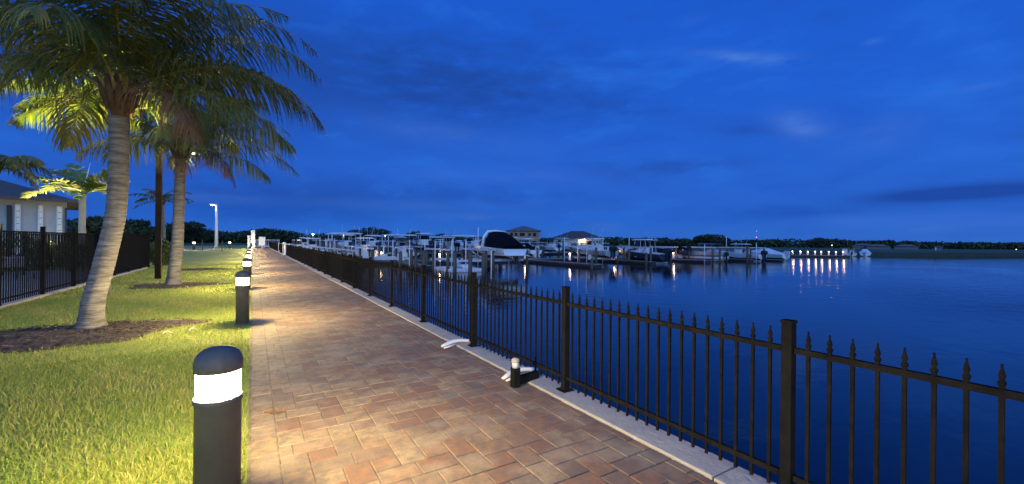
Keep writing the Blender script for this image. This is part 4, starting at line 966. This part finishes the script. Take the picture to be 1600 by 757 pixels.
def pontoon(group=None):
    o = thing('pontoon_boat', '', 'boat', (0, 0, 0), 0, group); Lh = 7.4
    for s in (-1, 1): b = MB(); b.tube([(s*.85, 0, .3), (s*.85, Lh-.9, .3), (s*.85, Lh, .42)], [.3, .3, .08], 14); b.build('pontoon_tube', M_alu, o)
    b = MB(); b.box((0, Lh/2, .66), (2.5, Lh-.2, .1)); b.build('deck', M_deckw, o)
    b = MB()
    for s in (-1, 1): b.box((s*1.18, Lh/2, 1.03), (.05, Lh-.7, .55))
    b.box((0, .4, 1.03), (2.3, .05, .55)); b.box((0, Lh-.35, 1.03), (2.3, .05, .55)); b.build('side_panel', M_greyh, o)
    for s in (-1, 1): b = MB(); b.tube([(s*1.2, .4, 1.36), (s*1.2, Lh-.4, 1.36)], .025, 6); b.build('top_rail', M_alu, o)
    b = MB(); b.box((-.8, Lh*.3, .95), (.6, 2.2, .5)); b.box((.8, Lh*.75, .95), (.6, 1.6, .5)); b.box((.5, Lh*.45, 1.15), (.6, .5, .9)); b.build('seats', M_seat, o, bevel=.05)
    b = MB(); b.add([(-1.2, 1.2, 2.6), (-.6, 1.2, 2.75), (.6, 1.2, 2.75), (1.2, 1.2, 2.6), (-1.2, 4.4, 2.6), (-.6, 4.4, 2.75), (.6, 4.4, 2.75), (1.2, 4.4, 2.6), (-1.2, 1.2, 2.52), (1.2, 1.2, 2.52), (-1.2, 4.4, 2.52), (1.2, 4.4, 2.52)],
          [(0, 1, 5, 4), (1, 2, 6, 5), (2, 3, 7, 6), (0, 4, 10, 8), (3, 9, 11, 7), (8, 10, 11, 9), (0, 8, 9, 3, 2, 1), (4, 5, 6, 7, 11, 10)]); b.build('bimini_top', M_navy, o)
    poles4(o, 'bimini_frame', M_alu, 1.18, 2.7, 2.9, 1.3, 2.55, -1.2, .018)
    outboard(o, 0, .35, M_outb, .9); return o
def covered(hullm, coverm=M_dark, Lh=7.4, B=2.5, group=None):
    o = thing('covered_boat', '', 'boat', (0, 0, 0), 0, group); hs, hb = .95, 1.4
    h, d = hull_mb(Lh, B, hs, hb, .6, .4); h.build('hull', [hullm, M_white, M_bottom], o); d.build('deck', M_white, o)
    b = MB(); vs = []
    for (t, hh) in ((.02, .16), (.25, .55), (.45, .98), (.58, .85), (.8, .34), (.96, .1)):
        w = B/2*(1-max(0, (t-.45)/.55)**2.3)+.04; z = hs+(hb-hs)*t**1.6
        vs += [(-w, Lh*t, z-.08), (-w*.95, Lh*t, z+.06), (-w*.35, Lh*t, z+hh), (w*.35, Lh*t, z+hh), (w*.95, Lh*t, z+.06), (w, Lh*t, z-.08)]
    b.add(vs, [(i*6+k, i*6+k+1, i*6+k+7, i*6+k+6) for i in range(5) for k in range(5)]+[tuple(range(6)), tuple(reversed(range(30, 36)))], 0, False); b.build('cover', coverm, o)
    outboard(o, 0, hs-.4, M_outw if hullm is M_white else M_outb); return o
def lift(B=3.0, Lh=6., top=1.1, keel=-.8):
    o = thing('boat_lift', '', 'boat lift', (0, 0, 0), 0, 'boat lifts on timber pilings')
    x = B/2+.5
    for s in (-1, 1):
        for yy in (.9, Lh*.8): b = MB(); b.tube([(s*x, yy, WZ-.8), (s*x, yy, top)], [.17, .15], 10); b.build('piling', M_wood, o)
        b = MB(); b.box((s*x, Lh*.4+.45, top+.09), (.16, Lh*.8-.2, .18)); b.build('top_beam', M_alu, o)
    for yy in (1.3, Lh*.72):
        b = MB(); b.box((0, yy, keel-.1), (2*x-.4, .15, .2)); b.build('cradle_beam', M_alu, o)
        b = MB()
        for s in (-1, 1): b.tube([(s*(x-.22), yy, keel-.1), (s*(x-.14), yy, top)], .014, 5)
        b.build('cable', M_outb, o)
    return o
# ---- docks
def dock(label, x0, y0, x1, y1, w, z=-.88, pil=8.):
    o = thing('dock', label, 'dock', ((x0+x1)/2, (y0+y1)/2, 0)); dx, dy = x1-x0, y1-y0; Ln = math.hypot(dx, dy); rz = math.atan2(dy, dx); o.rotation_euler.z = rz
    b = MB(); n = int(Ln/.6)
    for i in range(n): b.box((-Ln/2+(i+.5)*Ln/n, 0, z-.04), (Ln/n-.02, w, .06))
    b.build('decking', M_deckw, o)
    b = MB(); b.box((0, 0, (z+WZ)/2-.17), (Ln, w-.12, z-WZ+.14)); b.build('float', M_bottomd, o)
    b = MB()
    for s in (-1, 1): b.box((0, s*(w/2+.02), z-.10), (Ln, .06, .16))
    b.build('fender_board', M_wood, o)
    return o
M_bottomd = mat('dark dock float', (.03, .03, .035), .8)
DA = 53.5
dock('long main dock nearest to the camera with lit pedestals', 9, DA, 93, DA, 2.2)
fing = [9.5, 15.5, 34.6, 47.6, 60.2, 72.5]
fl = ['short finger dock nearest the seawall', 'finger dock left of the covered cruiser', 'finger dock just right of the covered cruiser, its end open to the water', 'finger dock left of the navy boat stern', 'finger dock right of the navy boat', 'finger dock left of the T-top boat']
for x, lb in zip(fing, fl):
    y0 = {9.5: 46., 15.5: 42, 34.6: 36.8}.get(x, 39.6); dock(lb, x, y0, x, DA-1.15, 1.3)
dock('second long dock behind the first row of boats', 7, 82, 110, 82, 2.2)
dock('third long dock near the far end of the marina', 6, 104, 90, 104, 2.2)
# gangway with truss rails
p0, p1 = at(508, 389, 68), at(592, 396, 56)
o = thing('gangway', 'white truss gangway sloping from the seawall to the dock', 'gangway', (0, 0, 0))
a0 = Vector((3.2, 62, .1)); a1 = Vector((11.5, 54.8, -.75)); dv = (a1-a0); nv = Vector((-dv.y, dv.x, 0)).normalized()
b = MB(); vs = [a0-nv*.6, a0+nv*.6, a1+nv*.6, a1-nv*.6]; b.add(vs+[v-Vector((0, 0, .1)) for v in vs], [(0, 1, 2, 3), (7, 6, 5, 4), (0, 4, 5, 1), (1, 5, 6, 2), (2, 6, 7, 3), (3, 7, 4, 0)]); b.build('ramp', M_deckw, o)
for s in (-1, 1):
    b = MB(); q0, q1 = a0+nv*.6*s, a1+nv*.6*s; up = Vector((0, 0, 1.05)); b.tube([q0+up, q1+up], .04, 6); b.tube([q0, q1], .05, 6)
    for k in range(9):
        t0, t1 = k/8, min(1, (k+1)/8); b.tube([q0+dv*t0, q0+dv*t0+up], .03, 5)
        if k < 8: b.tube([q0+dv*t0+(up if k % 2 else Vector((0, 0, 0))), q0+dv*t1+(Vector((0, 0, 0)) if k % 2 else up)], .022, 5)
    b.build('side_rail', M_alu, o)
# ---- hero boats of the first row
c = cruiser(); c.location = (22.7, 36.2, -.12)
lf_ = lift(3.1, 8.2, .75, -.15); lf_.location = (22.7, 36.2, 0); lf_['label'] = 'dark timber boat lift holding the black covered cruiser'
LIFTS = [lf_]
GA = 'boats in the first row of slips'
w_ = walkaround(M_navy, group=GA); w_['label'] = 'dark hulled walkaround boat with white hardtop and twin outboards'; w_.location = (50.3, 39.6, -1.0)
cc = center_console(M_white, 9.5, 2.9, 2, group=GA); cc['label'] = 'white center console boat with a long flat T-top, right part of the row'; cc.location = (74.8, 39.0, -1.05)
po = pontoon(GA); po['label'] = 'grey sided pontoon boat on a low lift right of the dark covered boat'; po.location = (66.2, 40.5, -.95)
cv = covered(M_white, M_whitep, 7.6, 2.6, GA); cv['label'] = 'pale covered boat with outboard at the right end of the row'; cv.location = (84.0, 39.6, -1.1); cv.rotation_euler.z = R(-4)
cw = covered(M_white, M_navy, 6.6, 2.4, GA); cw['label'] = 'white boat under a navy cover, rightmost in the first row'; cw.location = (89.5, 42.5, -1.15)
cd_ = covered(M_navy, M_dark, 7.8, 2.7, GA); cd_['label'] = 'black covered boat on a lift between navy boat and pontoon boat'; cd_.location = (61.8+2.4, 46.0, -.3)
cg = center_console(M_greyh, 9.6, 2.9, 2, M_white, group=GA); cg['label'] = 'grey hulled center console boat left of the navy walkaround'; cg.location = (43.4, 43.4, -.45)
cs = center_console(M_white, 6.2, 2.2, 1, M_navy, group=GA, hs=.8, hb=1.2); cs['label'] = 'small white boat with navy top just right of the cruiser'; cs.location = (31.9+2.0, 58.5, -.9)
ck = covered(M_dark, M_dark, 6.8, 2.5, GA); ck['label'] = 'black covered boat just behind the cruiser stern'; ck.location = (31.2, 56.5, -.5)
cb = covered(M_white, M_dark, 6.8, 2.5, GA); cb['label'] = 'white boat with a black cover in front of the hipped roof building'; cb.location = (40.2, 57.5, -.6)
for (bt, B_, Lh_, kz, lb) in ((w_, 3.3, 7.5, -1.05, 'boat lift under the dark hulled walkaround boat'), (cc, 3.3, 8, -1.1, 'boat lift under the long flat T-top boat'), (po, 2.9, 6.6, -1.0, 'boat lift around the grey pontoon boat'), (cd_, 3.0, 6.6, -.35, 'boat lift holding the black covered boat beside the pontoon boat'), (cg, 3.2, 8, -.5, 'boat lift under the grey hulled center console'), (ck, 2.8, 6, -.55, 'boat lift under the black covered boat behind the cruiser'), (cb, 2.8, 6, -.65, 'boat lift under the white boat with black cover')):
    q = lift(B_, Lh_, 1.0, kz); q.location = (bt.location.x, bt.location.y, 0); q['label'] = lb
# low white floating jet-ski dock and the boats left of the cruiser
o = thing('jet_ski_dock', 'low white floating jet ski dock left of the cruiser', 'floating dock', (17.6, 37.2, WZ))
for k in range(3): b = MB(); b.box((0, k*1.55, .16), (3.6, 1.45, .34)); b.build('float', M_whitep, o, bevel=.08)
o = thing('jet_ski', 'small white jet ski parked on the floating dock', 'jet ski', (17.9, 37.6, WZ+.33))
b = MB()
for (y, w, z) in (): pass
vs = []; pr = [(0, .42, .34), (.9, .5, .42), (1.8, .48, .6), (2.5, .3, .62), (2.9, .05, .5)]
for (y, w, z) in pr: vs += [(-w, y, z), (-w*.8, y, .06), (0, y, .0 if y < 2 else .2), (w*.8, y, .06), (w, y, z)]
b.add(vs, [(i*5+k, i*5+k+1, i*5+k+6, i*5+k+5) for i in range(4) for k in range(4)]+[(i*5+4, i*5, i*5+5, i*5+9) for i in range(4)]+[(0, 1, 2, 3, 4)]); b.build('hull', M_white, o, bevel=.03)
b = MB(); b.box((0, .8, .55), (.34, 1.2, .3), tap=.8); b.build('seat', M_outb, o, bevel=.04); b = MB(); b.box((0, 1.6, .75), (.25, .25, .35), tap=.6); b.tube([(-.35, 1.5, .92), (.35, 1.5, .92)], .025, 6); b.build('handlebar', M_outb, o)
# more boats of the first row, seen behind the fence
cs2 = copy_thing(cs, (18.4, 57.5, -.7), 0, 'small boat with dark canopy behind the twin lit pedestals', GA)
cc2 = copy_thing(cc, (13.4, 57.5, -.75), 0, 'white T-top boat on the near left lift, seen above the fence', GA)
q = copy_thing(LIFTS[0], (13.4, 57.5, 0), 0, 'dark boat lift under the near left T-top boat')
q = copy_thing(LIFTS[0], (18.4, 57.0, 0), 0, 'dark boat lift behind the twin lit pedestals')
q = copy_thing(LIFTS[0], (12.4, 43.0, 0), 0, 'empty timber boat lift nearest the seawall')
q = copy_thing(LIFTS[0], (17.9, 36.4, 0), 0, 'timber boat lift standing around the white jet ski dock')
# second and third rows: copies
protos = [cc, w_, cv, cs, cg, cb]
kinds = ['white T-top boat', 'dark hulled hardtop boat', 'pale covered boat', 'small boat with navy top', 'grey hulled T-top boat', 'white boat under black cover']
liftp = lift(3.0, 7, 1.5, -.4); liftp.location = (9.5, 75, 0); liftp['label'] = 'pale boat lift, first from the left in the second row'
GB, GC = 'boats in the second row of slips', 'boats in the third row of slips'
seq = [0, 4, 0, 3, 1, 0, 2, 4, 0, 1, 3, 0, 2, 0, 1, 5]
for k in range(14):
    j = seq[k]; x = 8.2+k*4.6+(.6 if k % 2 else 0); copy_thing(protos[j], (x, 70.5+rng.normal(0, .6), (-.2 if k % 3 else -.8)+rng.normal(0, .05)), 0, f'{kinds[j]}, {ORD[k]} from the left in the second row of slips', GB)
    if k: copy_thing(liftp, (x, 71, 0), 0, f'pale boat lift, {ORD[k]} from the left in the second row')
    else: liftp.location = (x, 71, 0)
for k in range(12):
    j = seq[(k+5) % 16]; x = 9+k*5.0; copy_thing(protos[j], (x, 92+rng.normal(0, .6), (-.1 if k % 2 else -.7)), 0, f'{kinds[j]}, {ORD[k]} from the left in the third row of slips', GC)
    copy_thing(liftp, (x, 92.5, 0), 0, f'pale boat lift, {ORD[k]} from the left in the third row')
# ---- covered lift canopies (flat pale roofs)
M_canopy = mat('pale boathouse canopy', (.55, .62, .68), .6)
for k, (px, Y, w, h, lb) in enumerate([(538, 92, 6., 3.0, 'flat pale canopy over the far left slips below a lamp'), (624, 88, 6.5, 2.8, 'flat pale canopy with a dark gable, middle of the left boats'), (684, 90, 6, 2.5, 'flat pale canopy above the boats left of the cruiser'), (717, 70, 5, 2.6, 'flat white canopy immediately left of the cruiser')]):
    x = atY(px, Y); o = thing('slip_canopy', lb, 'canopy', (x, Y, 0)); b = MB(); b.box((0, 0, h), (w, 5.5, .16)); b.box((0, 0, h+.14), (w*.9, 4.9, .12), tap=.9); b.build('roof', M_canopy, o)
    for sx in (-1, 1):
        for sy in (-1, 1): b = MB(); b.tube([(sx*(w/2-.3), sy*2.4, WZ-.5), (sx*(w/2-.3), sy*2.4, h-.08)], .09, 6); b.build('leg', M_pvc, o)
# ---- free standing pilings and white guide poles
pil = [(593, 55, .9), (626, 39, .55), (650, 41, .5), (663, 38, .7), (678, 40, .7), (711, 38, .6), (735, 35, .75), (756, 36, .55), (925, 47, -.2), (983, 62, .6), (1010, 57, .3), (1125, 66, .9), (1168, 66, 1.3), (905, 60, .6), (840, 66, .7), (812, 60, .5), (573, 60, .9), (548, 70, 1.0)]
proto = None
for k, (px, zc, top) in enumerate(pil):
    p = at(px, 380, zc); b = MB(); b.tube([(0, 0, WZ-.8), (0, 0, top), ], [.19, .165], 10); b.lathe([(.17, top+.002), (.16, top+.03), (.03, top+.16)], n=10)
    o = thing('dock_piling', f'tarred timber piling, {ORD[sorted(q[0] for q in pil).index(px)]} from the left in the first row', 'piling', (p[0], p[1], 0), 0, 'timber pilings by the docks'); b.build('shaft', M_wood, o)
gp_ = [(480, 92, 1.9), (500, 85, 2.3), (509, 80, 2.), (523, 76, 2.), (545, 70, 2.2), (556, 66, 1.8), (568, 62, 2.2), (586, 58, 1.9), (600, 56, 1.6), (614, 44, 1.75), (640, 39, 1.75), (664, 46, 1.7), (680, 39, 1.7), (688, 52, 1.9), (706, 40, 1.8), (728, 37, 1.85), (747, 47, 3.3), (768, 33, 1.0), (795, 60, 2.5), (882, 58, 2.4), (903, 60, 2.2), (917, 56, 2.3), (942, 62, 2.6), (983, 64, 2.5), (1101, 62, 1.6), (1135, 78, 3.1), (1150, 76, 2.0), (1182, 68, 1.9)]
for k, (px, zc, top) in enumerate(gp_):
    p = at(px, 380, zc); b = MB(); b.tube([(0, 0, WZ-.5), (0, 0, top)], .045 if zc < 60 else .055, 7); o = b.build('guide_pole', M_pvc, None, (p[0], p[1], 0))
    side = 'left of' if px < 728 else 'right of'; i = sorted([q[0] for q in gp_ if (q[0] < 728) == (px < 728)], reverse=px < 728).index(px) if px != 728 else 0
    i = sorted(q[0] for q in gp_).index(px); lab = (f'{ORD[i]} thin white pole from the left of the marina' if i < 14 else f'{ORD[len(gp_)-1-i]} thin white pole counting from the right end of the docks')
    tag(o, lab, 'guide pole', 'thin white poles among the boats')
# ---- lit dock pedestals and dock boxes
def pedestal():
    o = thing('dock_pedestal', '', 'dock pedestal', (0, 0, 0), 0, 'lit pedestals on the docks')
    b = MB(); b.box((0, 0, .42), (.26, .26, .84), tap=.9); b.build('body', M_whitep, o, bevel=.02)
    b = MB(); b.lathe([(.12, .84), (.12, .98)], n=12); b.build('lamp', M_glow, o)
    b = MB(); b.lathe([(.17, .98), (.17, 1.0), (.05, 1.08)], n=12); b.build('cap', M_whitep, o); return o
pd = pedestal(); first = True
peds = [(587, 57, 'left one of two lit pedestals beside the white dock box'), (596, 56, 'right one of two lit pedestals beside the white dock box'), (687, 52, 'brighter left pedestal of the pair left of the cruiser'), (699, 51.5, 'dimmer right pedestal of the pair left of the cruiser'),
        (890, 60, 'single lit pedestal on the dock right of the cruiser'), (963, 67, 'lit pedestal beside the bow of the navy boat'), (959, 68.5, 'narrow lit pedestal behind the bow of the navy boat'), (1047, 70, 'lit pedestal right behind the outboards of navy boat'), (1052, 72, 'second lit pedestal right behind the outboards of navy boat'), (494, 84, 'far lit pedestal near the white gate posts'), (631, 63, 'lit pedestal behind the leftmost dark pilings'), (820, 66, 'lit pedestal behind the stern of the cruiser')]
for k, (px, zc, lb) in enumerate(peds):
    p = at(px, 390, zc)
    o = pd if first else copy_thing(pd, (p[0], p[1], -.86), 0, lb)
    if first: pd.location = (p[0], p[1], -.86); pd['label'] = lb; first = False
    l = bpy.data.lights.new('pedestal_bulb', 'POINT'); l.energy = 26; l.shadow_soft_size = .1; l.color = (1, .60, .32); lo = bpy.data.objects.new('pedestal_bulb', l); COL.objects.link(lo); lo.parent = o; lo.location = (-.1, -.28, .93)
db = None
for k, (px, zc, lb) in enumerate([(599, 55, 'large white dock box right of the two lit pedestals'), (625, 54, 'white dock box between two pilings left of the pedestals pair'), (925, 62, 'white dock box on the dock before the hipped roof house'), (946, 62, 'white dock box left of the lit pedestals by navy boat'), (1062, 74, 'white dock box behind the navy boat outboards'), (838, 70, 'small white dock box behind the cruiser')]):
    p = at(px, 390, zc)
    if db is None:
        db = thing('dock_box', lb, 'dock box', (p[0], p[1], -.86), 0, 'white dock boxes'); b = MB(); b.box((0, 0, .33), (1.0, .6, .66), tap=.94); b.build('box', M_whitep, db, bevel=.03); b = MB(); b.box((0, 0, .70), (1.04, .64, .08), tap=.9); b.build('lid', M_whitep, db, bevel=.02)
    else: copy_thing(db, (p[0], p[1], -.86), 0, lb)
# ---- far right lamp-lined dock
q0, q1 = at(1228, 398, 104), at(1322, 399, 104)
dock('far right dock with a row of lit pedestals over the water', q0[0], q0[1], q1[0], q1[1], 2.4, -.8)
for k, px in enumerate((1238, 1250.5, 1262, 1273.5, 1283, 1295, 1306, 1317)):
    p = at(px, 392, 103.6); o = copy_thing(pd, (p[0], p[1], -.78), 0, f'{ORD[k]} lit pedestal from the left on the far right dock', 'lit pedestals on the far right dock'); o.scale = (1.1, 1.1, .95)
    l = bpy.data.lights.new('pedestal_bulb', 'POINT'); l.energy = 4; l.shadow_soft_size = .12; l.color = (1, .58, .28); lo = bpy.data.objects.new('pedestal_bulb', l); COL.objects.link(lo); lo.parent = o; lo.location = (-.2, -.4, .95)
# ---- far pole lamps over the marina
for k, (px, y, zc, lb) in enumerate([(489, 366.5, 125, 'leftmost cool lamp on a thin pole above the boats'), (537, 367.5, 120, 'middle cool lamp on a thin pole above the boats'), (602, 368, 118, 'right cool lamp on a thin pole above the boats')]):
    p = at(px, y, zc); o = thing('pole_light', lb, 'street lamp', (p[0], p[1], 0)); b = MB(); b.tube([(0, 0, WZ), (0, 0, p[2])], .07, 6); b.build('pole', M_alu, o)
    b = MB(); b.lathe([(.05, -.2), (.24, -.1), (.26, .1), (.05, .2)], (0, 0, p[2]), 10); b.build('lamp_globe', M_glow2, o)
# ---- buildings beyond the marina
M_tan = mat('sheathing boards', (.36, .25, .17), .9, noise=(1.2, (.24, .16, .11), .3)); M_hole = mat('dark opening', (.012, .012, .015), .9)
M_rfg = mat('grey felt roof', (.16, .14, .13), .9, noise=(.8, (.10, .09, .085), .4)); M_rfd = mat('dark shingle roof', (.055, .05, .06), .85, noise=(1.5, (.08, .07, .075), .4))
p = at(818, 386, 128); rzv = math.atan2(-p[0], p[1])
o = thing('unfinished_house', 'two storey unfinished house with tan walls and open windows', 'building', (p[0], p[1], 0), rzv); wh = at(818, 361, 124)[2]
house_local(o, 9.4, 8, wh, 1.5, .5, M_tan, M_rfg)
for (x, z, w, h) in ((-3.6, wh-1.1, .9, 1.0), (-2.2, wh-1.1, .9, 1.0), (-.4, wh-1.1, 1.5, 1.0), (1.8, wh-1.1, .8, 1.0), (3.2, wh-1.1, .9, 1.1), (-2.9, wh-3.6, 1.6, 1.4), (0, wh-3.6, 1.4, 1.8), (3., wh-3.6, 1.5, 1.4)):
    b = MB(); b.box((x, -4.004, z), (w, .02, h)); f = b.build('window', M_hole, o); b = MB(); b.box((x, -4.03, z+h/2+.06), (w+.2, .05, .1)); b.box((x, -4.03, z-h/2-.06), (w+.2, .05, .1)); b.build('frame', mat('raw lumber', (.42, .3, .2), .9), f)
b = MB(); b.box((0, -4.06, wh-2.2), (9.6, .12, .28)); b.build('floor_band', mat('raw lumber', (.42, .3, .2), .9), o)
p = at(902, 387, 140); rzv = math.atan2(-p[0], p[1])
o = thing('hip_roof_house', 'low house with dark hipped roof and one warmly lit porch', 'building', (p[0], p[1], 0), rzv); wh = at(902, 373, 136)[2]
house_local(o, 15.2, 11, wh, 2.5, .9, M_stucco, M_rfd)
M_litw = mat('lit window', (.8, .6, .4), .5, emit=((1, .58, .28), 1.6)); M_glassd = mat('dark window glass', (.03, .04, .07), .1)
for (x, z, w, h, m_) in ((-6.3, wh-1.35, 1., 1.1, M_glassd), (-4.4, wh-1.35, 1., 1.1, M_glassd), (.9, wh-1.2, 1.2, 1.5, M_litw), (5.2, wh-1.2, .8, .9, M_glassd), (6.2, wh-1.2, .8, .9, M_glassd), (7.05, wh-1.2, .6, .9, M_glassd)):
    b = MB(); b.box((x, -5.52, z), (w+.16, .05, h+.16)); f = b.build('window', M_winf, o); b = MB(); b.box((x, -5.556, z), (w, .02, h)); b.build('pane', m_, f)
b = MB(); b.box((2.9, -5.54, wh-1.3), (2.4, .08, 2.2)); b.build('porch_recess', mat('tan porch wall', (.42, .26, .16), .9), o)
l = bpy.data.lights.new('porch_bulb', 'POINT'); l.energy = 260; l.shadow_soft_size = .15; l.color = (1, .66, .36); lo = bpy.data.objects.new('porch_bulb', l); COL.objects.link(lo); lo.parent = o; lo.location = (2.2, -6.3, wh-.7)
b = MB(); b.box((2.2, -6.0, wh-.25), (.3, .3, .2)); b.build('porch_lamp', mat('porch lamp', (1, .8, .6), .5, emit=((1, .75, .45), 10)), o)
# low far houses and shed on the right bank
for k, (px, yb, zc, w, h, lb) in enumerate([(1348, 390, 190, 7, 1.9, 'faint pale low house on the far bank right of lamps'), (1372, 391, 185, 8, 1.5, 'faint long low building on the far bank'), (1416, 390, 190, 8, 1.6, 'faint pale low house at the middle of the far bank'), (1466, 392, 165, 2.2, 1.7, 'small pale hut on the far bank'), (1320, 392, 112, 1.1, 1.7, 'small white hut at the end of the lamp dock')]):
    p = at(px, 390, zc); o = thing('distant_house', lb, 'house', (p[0], p[1], -.1 if zc > 120 else -.8), math.atan2(-p[0], p[1])); house_local(o, w, w*.6, h, w*.12, .25, mat('weathered grey wall', (.16, .17, .18), .9) if k < 4 else M_white, M_rfg)
for k, (px, zc, lb) in enumerate([(1331, 113, 'small white boat moored at the right end of lamp dock'), (1352, 116, 'small pale boat moored farther right of the lamp dock')]):
    p = at(px, 400, zc); copy_thing(cv if k else cs, (p[0], p[1], -1.35), R(-70), lb, 'small boats by the far right dock')
for k, (px, zc, e, lb) in enumerate([(1332, 150, M_glow2, 'cool lamp right of the lamp dock'), (1353, 158, M_glow2, 'second cool lamp right of the lamp dock'), (1300, 200, M_glow, 'faint warm lamp on the far bank above the lamp dock'), (1588, 240, M_glow, 'faint warm lamp on the far right bank')]):
    p = at(px, {1332: 392, 1353: 393, 1300: 383.5, 1588: 390}[px], zc); o = thing('bank_lamp', lb, 'lamp', (p[0], p[1], 0)); b = MB(); b.tube([(0, 0, -.5), (0, 0, p[2])], .06, 6); b.build('pole', M_alu, o); b = MB(); b.lathe([(.05, -.16), (.2, -.08), (.2, .08), (.05, .16)], (0, 0, p[2]), 8); b.build('lamp_globe', e, o)
# channel marker
p = at(1462, 400, 121); o = thing('channel_marker', 'white post marker standing at the far right shore', 'marker', (p[0], p[1], 0)); b = MB(); b.tube([(0, 0, WZ-.5), (0, 0, .7)], .12, 8); b.build('post', M_wood, o); b = MB(); b.box((0, 0, .9), (.7, .1, .9)); b.build('board', M_white, o)
# radio mast with red light
p = at(1182, 371, 700); o = thing('radio_mast', 'thin far radio mast with a red and a white light', 'mast', (p[0], p[1], 0)); zt = at(1182, 361.5, 700)[2]
b = MB(); b.tube([(0, 0, 0), (0, 0, zt)], .14, 5); b.build('shaft', M_alu, o)
b = MB(); b.lathe([(.2, -.55), (.6, 0), (.2, .55)], (0, 0, p[2]), 8); b.build('red_lamp', mat('red mast lamp', (.8, .1, .2), .5, emit=((1, .25, .5), 5)), o)
b = MB(); b.lathe([(.2, -.4), (.5, 0), (.2, .4)], (0, 0, zt), 8); b.build('top_lamp', mat('dim mast lamp', (.8, .8, .9), .5, emit=((.6, .75, 1), 1.6)), o)
